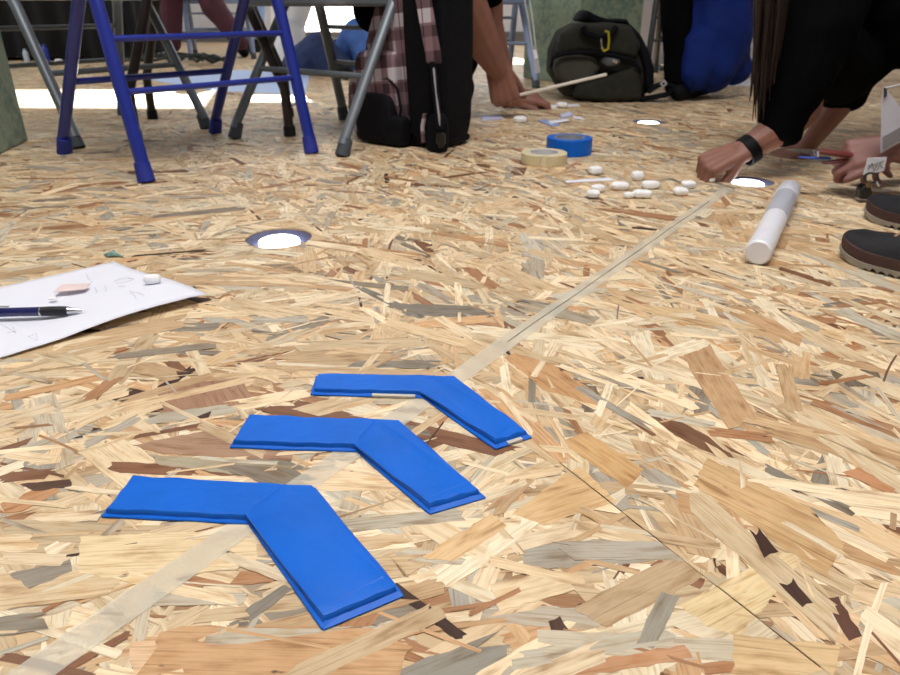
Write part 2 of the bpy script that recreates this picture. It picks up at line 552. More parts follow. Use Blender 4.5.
# the most striking strands, in the photo's places
HERO = [([(560, 442), (587, 433), (644, 470), (627, 490)], (208, 168, 114)), ([(680, 606), (782, 553), (804, 557), (795, 570), (738, 637), (706, 628)], (228, 206, 160)),
    ([(707, 459), (809, 508), (844, 544), (827, 579), (747, 522), (693, 486)], (208, 174, 126)), ([(749, 530), (756, 536), (758, 528), (768, 540), (778, 553), (764, 559), (757, 545)], (66, 40, 33)),
    ([(778, 584), (787, 586), (793, 579), (813, 604), (802, 608), (790, 598)], (70, 44, 36)), ([(827, 599), (838, 597), (862, 637), (849, 642), (836, 622)], (98, 64, 50)),
    ([(635, 646), (662, 593), (680, 597), (666, 625), (653, 650)], (152, 147, 134)), ([(560, 666), (684, 646), (693, 659), (640, 668), (560, 682)], (196, 148, 108)),
    ([(733, 635), (840, 646), (831, 690), (733, 690)], (214, 184, 138)), ([(842, 473), (858, 468), (895, 490), (889, 496)], (196, 142, 100)),
    ([(802, 362), (864, 338), (878, 343), (818, 367)], (184, 134, 92)), ([(818, 368), (880, 346), (882, 351), (829, 372)], (228, 208, 168)),
    ([(827, 364), (878, 373), (882, 387), (838, 387)], (118, 108, 92)), ([(504, 358), (527, 349), (633, 418), (589, 404), (544, 391)], (200, 156, 108)),
    ([(560, 478), (580, 467), (616, 502), (544, 526), (512, 515)], (220, 186, 136)), ([(573, 378), (596, 387), (607, 413), (584, 413)], (128, 118, 104)),
    ([(736, 373), (807, 378), (820, 387), (749, 387)], (154, 149, 138)), ([(157, 395), (200, 383), (240, 379), (256, 403), (203, 411), (165, 414)], (168, 130, 104)),
    ([(133, 446), (213, 430), (293, 449), (291, 462), (160, 454)], (170, 136, 110)), ([(149, 455), (293, 466), (283, 481), (160, 466)], (170, 160, 136)),
    ([(80, 537), (256, 531), (256, 563), (144, 585), (80, 574)], (230, 208, 166)), ([(80, 569), (88, 539), (109, 539), (96, 571)], (132, 88, 54)),
    ([(128, 638), (315, 633), (331, 665), (133, 678)], (222, 188, 150)), ([(245, 611), (285, 585), (293, 590), (251, 622)], (134, 128, 118)),
    ([(421, 558), (491, 515), (507, 526), (453, 563)], (224, 190, 142)), ([(324, 279), (409, 287), (409, 292), (361, 287)], (140, 130, 112)),
    ([(260, 265), (295, 264), (327, 276), (287, 271)], (152, 134, 110)), ([(135, 227), (160, 225), (153, 239)], (142, 132, 114)),
    ([(233, 363), (292, 351), (262, 362)], (120, 82, 60)), ([(10, 575), (70, 560), (72, 572), (30, 590)], (150, 142, 130)), ([(0, 500), (45, 486), (60, 492), (22, 512), (0, 514)], (200, 150, 104)),
    ([(20, 485), (70, 480), (72, 487), (34, 492)], (96, 70, 58)), ([(0, 455), (75, 428), (80, 436), (12, 470)], (182, 174, 158)), ([(660, 560), (705, 580), (700, 590), (650, 566)], (150, 104, 78)),
    ([(490, 585), (560, 570), (575, 590), (500, 612)], (228, 206, 168)), ([(548, 622), (560, 617), (574, 640), (566, 655), (552, 645)], (84, 58, 48)),
    ([(600, 300), (690, 310), (760, 330), (690, 325)], (214, 186, 144)), ([(690, 345), (704, 350), (720, 362), (705, 360)], (74, 56, 48)), ([(520, 300), (600, 318), (590, 326), (515, 308)], (170, 160, 142))]
for hp, hcx in HERO:
    q = [G(x, y) for x, y in hp]
    if sum(q[i].x * q[(i + 1) % len(q)].y - q[(i + 1) % len(q)].x * q[i].y for i in range(len(q))) < 0:
        q = q[::-1]
    # ragged outline
    out = []
    for i in range(len(q)):
        a_, b_ = q[i], q[(i + 1) % len(q)]
        nn = max(2, int((b_ - a_).length / 0.006))
        nv = Vector((-(b_ - a_).y, (b_ - a_).x, 0)).normalized()
        for k in range(nn):
            out.append(a_.lerp(b_, k / nn) + nv * rng.uniform(-0.0012, 0.0012) * (1 if k else 0.3))
    c_ = sum(q, Vector()) / len(q)
    lg = max(((q[(i + 1) % len(q)] - q[i]) for i in range(len(q))), key=lambda e: e.length).normalized()
    uo, vo = rng.uniform(0, 50), rng.uniform(0, 50)
    zz = RES * rng.uniform(0.74, 0.90)
    poly = [(p.x, p.y, zz, (p - c_).dot(lg) + uo, (p - c_).dot(Vector((-lg.y, lg.x, 0))) + vo) for p in out]
    k = srgb(*hcx)
    lm = (0.3 * k[0] + 0.6 * k[1] + 0.1 * k[2])
    k = tuple(q + (lm - q) * 0.08 for q in k[:3]) + (1,)
    nn_ = (SEAM_N.x, SEAM_N.y)
    pcs = [clip(poly, nn_, offs[0] - GAP / 2), clip(poly, (-nn_[0], -nn_[1]), -offs[0] - GAP / 2)]
    strands.append([[p for p in pcs if len(p) > 2], 9.0, c_.x, c_.y, 0.02, k])
ranked = sorted(range(len(strands)), key=lambda i: -seen(strands[i]))
top = set(ranked[:300])
for i in ranked[:300]:
    strand_mesh('wood_strand', [strands[i]], skirt=True)
rest = strand_mesh('wood_strand_layer', [s for i, s in enumerate(strands) if i not in top])
rest['kind'] = 'stuff'

# ------------------------------------------------------------------ room shell
M_WALL = mat('plaster', srgb(226, 226, 232), 0.8, var=0.03, bump=0.05)
def wall_with_openings(name, x0, x1, y, t, height, openings):
    mb = MB()
    xs = sorted({x0, x1} | {o[0] for o in openings} | {o[1] for o in openings})
    for a, b in zip(xs, xs[1:]):
        cuts = sorted([(o[2], o[3]) for o in openings if o[0] <= a + 1e-6 and o[1] >= b - 1e-6])
        z = -0.12
        for c0, c1 in cuts:
            if c0 > z:
                mb.box(((a + b) / 2, y, (z + c0) / 2), (b - a, t, c0 - z))
            z = c1
        mb.box(((a + b) / 2, y, (z + height) / 2), (b - a, t, height - z))
    return structure(mb.build(name, M_WALL, smooth=False))
YB = 8.05
def window_for(xa, xb, ya, yb, z=0.0):
    """opening in the back wall whose sunbeam lands on the given floor rectangle"""
    k = math.tan(SUN_EL) / math.cos(SUN_AZ)
    s = math.tan(SUN_AZ)
    ym = (ya + yb) / 2
    return (xa + (YB - ym) * s, xb + (YB - ym) * s, z + (YB - yb) * k, z + (YB - ya) * k)
OPEN = [window_for(-2.6, -1.02, 2.82, 3.62), window_for(-0.92, -0.40, 3.02, 3.40), window_for(-0.12, 0.62, 4.95, 5.75), window_for(0.92, 1.22, 4.2, 4.6), (-1.78, -0.95, 0.0, 0.95)]
OPEN = [(round(a, 2), round(b, 2), round(c, 2), round(d, 2)) for a, b, c, d in OPEN]
wall_with_openings('wall_back', FX0, FX1, YB, 0.1, 3.3, OPEN)
structure(MB().box((FX0 - 0.05, 2.75, 1.59), (0.1, 10.7, 3.42)).build('wall_left', M_WALL, smooth=False))
structure(MB().box((FX1 + 0.05, 2.75, 1.59), (0.1, 10.7, 3.42)).build('wall_right', M_WALL, smooth=False))
structure(MB().box((0, FY0 - 0.05, 1.59), (10, 0.1, 3.42)).build('wall_front', mat('grey_plaster', srgb(150, 151, 155), 0.8, var=0.03), smooth=False))
structure(MB().box((0, 2.75, 3.35), (10.2, 10.7, 0.1)).build('ceiling', mat('ceiling_paint', srgb(235, 235, 235), 0.9, var=0.02), smooth=False))
structure(MB().box((0, 7.985, 0.05), (10, 0.025, 0.1)).build('baseboard_back', mat('baseboard_paint', srgb(120, 118, 116), 0.6), smooth=False))
for i, (a, b, c, d) in enumerate(OPEN):
    fr = MB()
    for x in (a + 0.02, b - 0.02):
        fr.box((x, YB, (c + d) / 2), (0.04, 0.06, d - c))
    for z in (c + 0.02, d - 0.02):
        fr.box(((a + b) / 2, YB, z), (b - a, 0.06, 0.04))
    structure(fr.build('window_%d' % (i + 1), mat('window_frame', srgb(90, 92, 96), 0.4, 0.6), smooth=False))

bl_m = bpy.data.materials.new('translucent_blind'); bl_m.use_nodes = True
nt = bl_m.node_tree; tb = nt.nodes.new('ShaderNodeBsdfTranslucent'); tb.inputs[0].default_value = (0.85, 0.85, 0.83, 1)
nt.links.new(tb.outputs[0], nt.nodes['Material Output'].inputs['Surface'])
a, b, c, d = OPEN[4]
bo = MB().box((0, 0, (d - c) / 2), (b - a - 0.02, 0.002, d - c - 0.02)).build('window_blind', bl_m, smooth=False)
bo.location = ((a + b) / 2, YB - 0.03, c + 0.0)
tag(bo, 'white sunlit roller blind drawn over the low back window', 'blind')

# ------------------------------------------------------------------ recessed floor lamps
M_LENS = mat('lit_lens', (1, 1, 1, 1), 0.4, emit=(0.93, 0.97, 1, 1), strength=14.0)
M_CUP = mat('lamp_cup', srgb(96, 98, 128), 0.45, 0.3, var=0.2, scale=60)
lamp_labels = ['lit round lamp sunk in the floor beside the sheet of sketches',
               'lit round lamp sunk in the floor under the reaching hand with the wristband',
               'lit round lamp sunk in the floor between blue tape roll and blue clothed person']
for c, lb in zip(LAMPS, lamp_labels):
    t = thing('floor_lamp', lb, 'floor lamp', (c.x, c.y, -0.12), group='lamps sunk in the floor')
    MB().lathe([(0.0565, 0.1185), (0.055, 0.1185), (0.040, 0.108), (0.040, 0.03), (0.0565, 0.03)], 48).build('housing', M_CUP, t)
    MB().lathe([(0.0001, 0.1180), (0.031, 0.1176), (0.0355, 0.1155), (0.036, 0.111), (0.036, 0.02), (0.0001, 0.02)], 48, closed=False).build('lens', M_LENS, t)
    MB().lathe([(0.040, 0.104), (0.036, 0.105), (0.036, 0.09), (0.040, 0.09)], 48).build('gasket', mat('dark_gasket', srgb(52, 54, 70), 0.6), t)
    MB().box((0, 0, 0.011), (0.05, 0.05, 0.022)).build('driver_box', mat('dark_gasket', srgb(52, 54, 70)), t, bevel=0.003)

# ------------------------------------------------------------------ masking tape line
def tape_material():
    m = mat('masking_tape', srgb(234, 230, 214), 0.45, var=0.06, scale=30, bump=0.15, bscale=350, alpha=0.46)
    return m
a, b = G(38, 671), G(722, 193)
d = (b - a); d.z = 0; L_ = d.length; d.normalize(); s = Vector((-d.y, d.x, 0))
tp = thing('masking_tape', 'long straight strip of translucent masking tape stuck on the board floor', 'tape', a - d * 0.12)
ang = math.atan2(d.y, d.x)
tp.rotation_euler.z = ang
L_ += 0.16
N_ = 60
vs, fs = [], []
for i in range(N_ + 1):
    x = L_ * i / N_
    for j, yy in enumerate((-0.0128, -0.0045, 0.0045, 0.0128)):
        vs.append((x, yy + 0.0006 * math.sin(i * 0.7 + j), RES + 0.0003 + 0.0003 * math.sin(i * 1.3 + j * 2)))
for i in range(N_):
    for j in range(3):
        q = i * 4 + j
        fs.append((q, q + 4, q + 5, q + 1))
MB().add(vs, fs).build('tape_strip', tape_material(), tp)
MB().tube([(L_ * (0.42 + 0.5 * k / 20), 0.0006 * math.sin(k), RES + 0.0007) for k in range(21)], 0.0006, 4).build('crease', mat('crease_grey', srgb(150, 148, 130), 0.7), tp)

# ------------------------------------------------------------------ blue tape arrows
M_BLUE = mat('blue_tape', srgb(0, 99, 208), 0.45, spec=0.3, var=0.09, scale=14, bump=0.12, bscale=60)
M_CARD = mat('card_core', srgb(205, 200, 185), 0.8)
def arrow(px, label, core=False):
    """px: outline corners in the photo - end top, end bottom, inner, tip bottom, tip top, outer"""
    zt = 0.0072
    pts = [G(*p, 0.002) for p in px]
    c0 = sum(pts, Vector()) / 6
    root = thing('arrow', label, 'arrow', (c0.x, c0.y, RES), group='blue tape arrows on the floor')
    e0, e1, inn, f1, f0, out = [Vector((p.x - c0.x, p.y - c0.y)) for p in pts]
    def offset(poly, k):
        n = len(poly); o = []
        area = sum(poly[i].x * poly[(i + 1) % n].y - poly[(i + 1) % n].x * poly[i].y for i in range(n))
        sg = 1 if area > 0 else -1
        for i in range(n):
            d0, d1 = (poly[i] - poly[i - 1]).normalized(), (poly[(i + 1) % n] - poly[i]).normalized()
            n0, n1 = Vector((-d0.y, d0.x)) * sg, Vector((-d1.y, d1.x)) * sg
            o.append(poly[i] + (n0 + n1) * (k / max(0.4, 1 + n0.dot(n1))))
        return o
    def slab(poly, rings):
        n = len(poly)
        vs, fs = [], []
        for k, z in rings:
            ring = offset(poly, k)
            for i in range(n):
                for q in range(8):
                    p = ring[i].lerp(ring[(i + 1) % n], q / 8)
                    jit = 0.0005 * math.sin(p.x * 190 + p.y * 260) + 0.0004 * math.sin(p.x * 410 - p.y * 90)
                    w_ = 0.0005 * math.sin(p.x * 330 + 1) * math.cos(p.y * 270)
                    vs.append((p.x + w_, p.y + w_, max(0, z + (jit if z > 0.002 else 0))))
        m = n * 8
        for r in range(len(rings) - 1):
            for i in range(m):
                j = (i + 1) % m
                fs.append((r * m + i, r * m + j, (r + 1) * m + j, (r + 1) * m + i))
        fs.append(tuple((len(rings) - 1) * m + i for i in range(m)))
        fs.append(tuple(range(m - 1, -1, -1)))
        return MB().add(vs, fs)
    chev = [e0, e1, inn, f1, f0, out]
    slab(chev, [(0, 0), (0.0003, 0.0016), (0.0032, 0.0022), (0.0036, zt - 0.0012), (0.0046, zt)]).build('arrow_body', M_BLUE, root, bevel=0.0006)
    # second layer of tape along the pointer, lapping over the crossbar
    lap = ((e0 + e1) / 2 - (inn + out) / 2).normalized()
    al = (out - inn).normalized()
    ti = offset(chev, 0.0042)
    q = [ti[2] + lap * 0.006, ti[3], ti[4], ti[5] + lap * 0.022]
    slab(q, [(0, zt - 0.0012), (0.0002, zt + 0.0003), (0.0012, zt + 0.0006)]).build('pointer_tape', M_BLUE, root)
    back = ((inn + out) / 2 - (f0 + f1) / 2).normalized()
    ax = (f0 - f1).normalized()
    q = [f1 + ax * 0.001 - back * 0.001, f0 - ax * 0.001 - back * 0.001, f0 - ax * 0.007 + back * 0.017, f1 + ax * 0.009 + back * 0.012]
    zz = [0.0014, 0.0014, zt + 0.0012, zt + 0.0012]
    vs = [(p.x, p.y, z) for p, z in zip(q, zz)] + [(p.x, p.y, max(0, z - 0.0012)) for p, z in zip(q, zz)]
    MB().add(vs, [(0, 1, 2, 3), (7, 6, 5, 4), (0, 4, 5, 1), (1, 5, 6, 2), (2, 6, 7, 3), (3, 7, 4, 0)]).build('end_flap', M_BLUE, root, smooth=False)
    if core:
        for a_, b_, k in ((e1, inn, 0.55), (f1, f0, 0.35)):
            d_ = (b_ - a_); n_ = Vector((-d_.y, d_.x)).normalized() * 0.0035
            p0_, p1_ = a_ + d_ * k, a_ + d_ * (k + 0.38)
            MB().prism([tuple(p0_ - n_ * 0.3), tuple(p1_ - n_ * 0.3), tuple(p1_ + n_), tuple(p0_ + n_)], 0.0006, 0.0030).build('card_core', M_CARD, root, smooth=False)
    return root
arrow([(132, 478), (101, 517), (248, 524), (321, 630), (404, 595), (316, 488)], 'largest blue taped arrow, its crossbar lapping over the pale end of the masking tape')
arrow([(248, 417), (229, 448), (357, 452), (428, 514), (486, 497), (401, 423)], 'middle one of three blue taped arrows, between the two others')
arrow([(316, 376), (310, 395), (423, 398), (495, 449), (532, 437), (456, 379)], 'smallest blue taped arrow with a ragged pointer end, first towards the tape rolls', core=True)

# ------------------------------------------------------------------ sheet of sketches, pen and crumbs
M_PAPER = mat('white_paper', srgb(232, 234, 246), 0.7, var=0.015)
R_, T_ = G(207, 294, 0.012), G(114, 261, 0.003)
R_.z = T_.z = 0
ex = (T_ - R_); wl = ex.length; ex.normalize()
eyv = G(0, 358, 0.004) - R_; eyv.z = 0; eyv.normalize()
ptang = math.atan2(ex.y, ex.x)
paper = thing('sketch_sheet', 'white sheet of paper with pencil doodles and a lifted corner', 'paper', (R_.x, R_.y, RES))
def sheet_z(a, b):
    """a along the short edge from the lifted corner, b down the long edge (metres)"""
    lift = 0.014 * max(0, 1 - math.hypot(a - 0.02, b - 0.03) / 0.16) ** 1.4
    wave = 0.004 * max(0, math.sin((b - 0.04) * 20)) * max(0, 1 - a / 0.16)
    far = 0.004 * max(0, math.sin(a * 14 + b * 9)) ** 2
    return 0.0008 + lift + wave + far
ND, LONG = 22, 0.305
vs, fs = [], []
for j in range(ND + 1):
    for i in range(ND + 1):
        aa, bb = wl * i / ND, LONG * j / ND
        p = ex * aa + eyv * bb
        vs.append((p.x, p.y, sheet_z(aa, bb)))
for j in range(ND):
    for i in range(ND):
        q = j * (ND + 1) + i
        fs.append((q, q + 1, q + ND + 2, q + ND + 1))
po = MB().add(vs, fs).build('paper_sheet', M_PAPER, paper)
sd = po.modifiers.new('solid', 'SOLIDIFY'); sd.thickness = 0.0003; sd.offset = -1
M_PENCIL = mat('pencil', srgb(150, 150, 172), 0.8)
def ab(x, y):
    p = G(x, y, 0.006) - Vector((R_.x, R_.y, 0))
    k = ex.dot(eyv); den = 1 - k * k
    return (p.dot(ex) - k * p.dot(eyv)) / den, (p.dot(eyv) - k * p.dot(ex)) / den
def doodle(pts):
    q = []
    for x, y in pts:
        aa, bb = ab(x, y)
        p = ex * aa + eyv * bb
        q.append((p.x, p.y, sheet_z(aa, bb) + 0.0004))
    MB().tube(q, 0.00022, 4).build('pencil_mark', M_PENCIL, paper)
for dd in ([(113, 281), (118, 277), (127, 276), (134, 279), (128, 282), (116, 283)], [(115, 280), (120, 278), (130, 278), (132, 280)],
           [(86, 272), (88, 277), (92, 280)], [(94, 285), (97, 291), (96, 293)], [(104, 283), (106, 288), (106, 293)],
           [(130, 295), (135, 301), (138, 306)], [(131, 300), (133, 297), (142, 300), (146, 303)],
           [(0, 322), (10, 327), (15, 331), (12, 324)], [(28, 335), (36, 332), (37, 340), (28, 335)], [(6, 330), (16, 329)], [(118, 287), (126, 289)]):
    doodle(dd)

def lay(root, x, y, z):
    p = G(x, y, z); root.location = (p.x, p.y, z); return p
# pen
p_tip, p_end = G(85, 313, 0.010), G(-62, 316, 0.011)
dv = (p_end - p_tip); dv.z = 0; dv.normalize()
pen = thing('ballpoint_pen', 'dark blue ballpoint pen with black grip and metal tip on the sketch sheet', 'pen', (p_tip.x, p_tip.y, 0.0138), math.atan2(dv.y, dv.x))
M_STEEL = mat('polished_steel', srgb(200, 202, 208), 0.22, 1.0, var=0.05)
MB().tube([(0, 0, 0), (0.003, 0, 0), (0.004, 0, 0), (0.020, 0, 0), (0.0205, 0, 0)], [0.0005, 0.0010, 0.0019, 0.0050, 0.0052], 20).build('metal_tip', M_STEEL, pen)
MB().tube([(0.0205, 0, 0), (0.030, 0, 0), (0.045, 0, 0), (0.054, 0, 0)], [0.0058, 0.0064, 0.0064, 0.0060], 20).build('rubber_grip', mat('black_rubber', srgb(22, 24, 34), 0.55), pen)
MB().tube([(0.054, 0, 0), (0.056, 0, 0)], 0.0062, 20).build('silver_ring', M_STEEL, pen)
MB().tube([(0.056, 0, 0), (0.128, 0, 0), (0.131, 0, 0)], [0.0061, 0.0058, 0.0050], 20).build('barrel', mat('navy_plastic', srgb(22, 30, 92), 0.25, coat=0.4), pen)
MB().tube([(0.131, 0, 0), (0.140, 0, 0)], 0.0025, 14).build('push_button', M_STEEL, pen)
MB().box((0.112, 0, 0.0078), (0.036, 0.003, 0.0014)).box((0.129, 0, 0.0065), (0.003, 0.003, 0.003)).build('clip', M_STEEL, pen)

def blob(name, mb, material, label, cat, x, y, z, size, rot=0.0, sq=1.0, seed=0, group=None):
    """small rounded crumb lying on a surface at height z"""
    r = random.Random(seed)
    p = G(x, y, z)
    me = bpy.data.meshes.new(name)
    bm = bmesh.new()
    bmesh.ops.create_icosphere(bm, subdivisions=3, radius=1)
    for v in bm.verts:
        c = v.co
        e = 0.62
        k = (abs(c.x) ** (2 / e) + abs(c.y) ** (2 / e) + abs(c.z) ** (2 / e)) ** (-e / 2)
        q = c * k
        q *= 1 + 0.05 * math.sin(q.x * 5 + seed) * math.cos(q.y * 4 + seed * 2) + 0.03 * math.sin(q.z * 7 + seed)
        v.co = Vector((q.x * size[0] / 2, q.y * size[1] / 2, (q.z + 1) * size[2] / 2))
    bm.to_mesh(me); bm.free()
    for f in me.polygons: f.use_smooth = True
    me.materials.append(material)
    o = bpy.data.objects.new(name, me); C.objects.link(o)
    o.location = (p.x, p.y, z); o.rotation_euler.z = rot
    mn = min(v.co.z for v in me.vertices)
    for v in me.vertices: v.co.z -= mn
    return tag(o, label, cat, group)
M_FOAM = mat('white_foam', srgb(248, 249, 252), 0.7, var=0.03, bump=0.25, bscale=120)
blob('eraser', None, M_FOAM, 'lumpy white eraser lying on the sketch sheet near its lifted corner', 'eraser', 153, 283, 0.0135, (0.024, 0.016, 0.012), 0.3, seed=2)
blob('foam_scrap', None, M_FOAM, 'tiny white foam scrap beside the pink note on the sketch sheet', 'scrap', 53, 300, 0.006, (0.011, 0.008, 0.004), 0.2, seed=3)
q = [G(x, y, 0.009) for x, y in ((53, 293), (62, 285), (91, 284), (85, 290))]
c0 = sum(q, Vector()) / 4
nt_ = tag(MB().plate([p - c0 for p in q], (0, 0, 0.0008)).build('paper_note', mat('pink_paper', srgb(232, 212, 210), 0.7), smooth=False), 'small pale pink paper note lying on the sketch sheet', 'note')
nt_.location = (c0.x, c0.y, 0.0095)
cr = thing('torn_leaf', 'small crumpled teal green scrap on the floor behind the sketch sheet', 'scrap', G(112, 257, RES))
MB().capsule((-0.010, 0, 0.004), 0.003, (0.002, 0.003, 0.005), 0.005).capsule((0.0, 0, 0.005), 0.004, (0.012, 0.001, 0.003), 0.003).capsule((-0.004, -0.003, 0.003), 0.003, (0.004, 0.004, 0.009), 0.002)\
    .build('crumple', mat('teal_scrap', srgb(120, 156, 150), 0.7, var=0.3, scale=120), cr, remesh=0.0012, wrinkle=0.003, wscale=0.006)
MB().tube([(0.011, 0, 0.004), (0.017, -0.003, 0.002), (0.020, -0.002, 0.003)], 0.0012, 6).build('stem', mat('teal_scrap', srgb(96, 128, 122)), cr)

# ------------------------------------------------------------------ rolls of tape
def roll(x, y, R, hgt, m, core_m, label, tail=False):
    p = G(x, y, RES)
    t = thing('tape_roll', label, 'tape roll', (p.x, p.y + R, RES))
    ri = R * 0.67
    MB().lathe([(R, 0.001), (R, hgt - 0.001), (R - 0.001, hgt), (ri, hgt), (ri, 0), (R - 0.001, 0)], 64).build('tape_winding', m, t)
    MB().lathe([(ri, 0.0005), (ri, hgt + 0.0006), (ri - 0.004, hgt + 0.0006), (ri - 0.004, 0.0005)], 64).build('cardboard_core', core_m, t)
    if tail:
        a0 = math.radians(-108)
        vs, fs = [], []
        for k in range(9):
            a = a0 + k * 0.035
            rr = R + 0.0008 + 0.0000 * k
            for z in (0.0005, hgt + 0.0004):
                vs.append(((rr + 0.0004) * math.cos(a + (0.06 if z > 0.01 and k == 0 else 0)), (rr + 0.0004) * math.sin(a + (0.06 if z > 0.01 and k == 0 else 0)), z))
        for k in range(8):
            fs.append((2 * k, 2 * k + 2, 2 * k + 3, 2 * k + 1))
        MB().add(vs, fs).build('loose_end', mat('tape_end', srgb(226, 214, 178), 0.5), t)
    return t
roll(546.5, 167, 0.0595, 0.026, mat('cream_tape', srgb(218, 207, 170), 0.5, var=0.05), mat('pale_core', srgb(206, 208, 212), 0.7), 'flat cream masking tape roll with a loose end', True)
roll(572, 157.5, 0.0625, 0.043, M_BLUE, mat('grey_core', srgb(150, 156, 168), 0.7), 'thick blue painters tape roll behind the cream roll')

# ------------------------------------------------------------------ white tube
p0, p1 = G(755.5, 266, 0.0) , G(789, 196, 0.0)
d = p1 - p0; d.z = 0; ln = d.length; d.normalize()
tr = 0.0205
tube = thing('plastic_tube', 'long frosted white plastic tube lying on the floor by the dark shoes', 'tube', (p0.x, p0.y, RES), math.atan2(d.y, d.x))
MB().tube([(0.0005, 0, tr), (0.004, 0, tr), (0.22, 0, tr)], [tr - 0.003, tr, tr], 40).build('tube_body', mat('frosted_white', srgb(236, 237, 246), 0.35, var=0.02, sub=0.1), tube)
MB().tube([(0.22, 0, tr), (0.225, 0, tr), (0.39, 0, tr)], [tr + 0.0002, tr + 0.0008, tr + 0.0008], 40, cap=True).build('clear_sleeve', mat('milky_clear', srgb(205, 208, 222), 0.3, var=0.03, alpha=0.8), tube)
MB().tube([(0.39, 0, tr), (0.393, 0, tr), (0.468, 0, tr), (0.473, 0, tr)], [tr + 0.0008, tr + 0.0018, tr + 0.0018, tr - 0.001], 40).build('tube_cap', mat('milky_cap', srgb(216, 218, 228), 0.3, var=0.03), tube)

# ------------------------------------------------------------------ white foam pieces
FO = [(595, 176, 13, 'upright stubby white foam piece behind the narrow white paper strip', 0.1), (598, 193.5, 12.5, 'small white foam lump of a pair, the one nearer the paper strip', 0.5), (593, 199, 13, 'small white foam lump of a pair, the one farther from the paper strip', -0.3),
      (619.5, 191, 18, 'long smooth white foam capsule lying alone in the middle of the scatter', 0.0), (637, 181.5, 12.5, 'short blocky white foam piece standing next to a lumpy long one', 0.2), (650, 190, 18.5, 'lumpy long white foam piece beside the short blocky one', 0.1),
      (628.5, 199.5, 11.5, 'little white foam nub touching the end of a long capsule', 0.4), (642, 199, 19, 'long white foam capsule with a little nub touching its end', -0.1), (688, 189.5, 13.5, 'white foam lump of a pair by the masking tape, nearer the reaching hand', 0.2),
      (680, 196.5, 14.5, 'white foam lump of a pair by the masking tape, farther from the hand', 0.0), (711, 183.5, 6.5, 'white foam bit pinched under the fingertips of the reaching hand', 0.0)]
for i, (x, y, wpx, lb, rt) in enumerate(FO):
    Z = pix(G(x, y))[2]
    wd = wpx / F_PX * Z
    hh = (0.020 if i in (0, 4) else 0.0165)
    blob('foam_piece', None, M_FOAM, lb, 'foam piece', x, y - 1.5, RES, (wd, 0.026 if i not in (6, 10) else 0.018, hh * (0.75 if i in (6, 10) else 1)), rt, seed=10 + i, group='white foam pieces on the floor')
def flat_card(name, px, label, cat, m, th=0.0012, group=None, zz=RES):
    q = [G(x, y, zz) for x, y in px]
    c0 = sum(q, Vector()) / len(q)
    o = MB().plate([Vector((p.x - c0.x, p.y - c0.y, 0)) for p in q], (0, 0, th)).build(name, m, smooth=False)
    o.location = (c0.x, c0.y, zz)
    return tag(o, label, cat, group)
flat_card('paper_strip', [(565, 181), (567, 183), (614, 180.5), (609, 178)], 'narrow white paper strip lying among the foam pieces', 'paper strip', M_PAPER)
# papers near the kneeling person's hands
M_BLUEPR = mat('blue_print', srgb(150, 165, 215), 0.7)
flat_card('paper_strip', [(481, 117), (483, 121), (503, 119), (501, 116)], 'blue and white paper strip in front of the kneeling hands, ending at a floor seam', 'paper strip', mat('pale_blue_paper', srgb(198, 202, 235), 0.7), 0.004)
flat_card('paper_strip', [(538, 121), (552, 127), (560, 125.5), (546, 120)], 'printed white paper strip fanned out beside a white block', 'paper strip', M_BLUEPR, 0.003)
flat_card('paper_strip', [(548, 121.5), (551, 124), (570, 121), (566, 119)], 'white paper strip laid across the printed strip', 'paper strip', M_PAPER, 0.0015, zz=RES + 0.0034)
flat_card('paper_strip', [(560, 116), (562, 119.5), (573, 116), (570, 113)], 'short folded white paper piece near a long thin paper', 'paper strip', mat('pale_blue_paper', srgb(198, 202, 235)), 0.006)
flat_card('paper_strip', [(572, 116.5), (575, 119), (585, 120), (581, 117)], 'thin pale paper sliver beside the folded paper piece', 'paper strip', M_PAPER, 0.0015)
flat_card('paper_strip', [(540, 106), (545, 108.5), (580, 106), (578, 104)], 'long white paper strip under a small white block by the fingertips', 'paper strip', M_PAPER, 0.0015)
blob('foam_block', None, M_FOAM, 'small white block on the floor in front of the kneeling hands', 'foam block', 520, 122.5, RES, (0.044, 0.03, 0.022), 0.1, seed=31)
blob('foam_block', None, M_FOAM, 'small white block set on the long white paper strip', 'foam block', 562, 107.5, RES + 0.0018, (0.044, 0.03, 0.02), 0.0, seed=32)

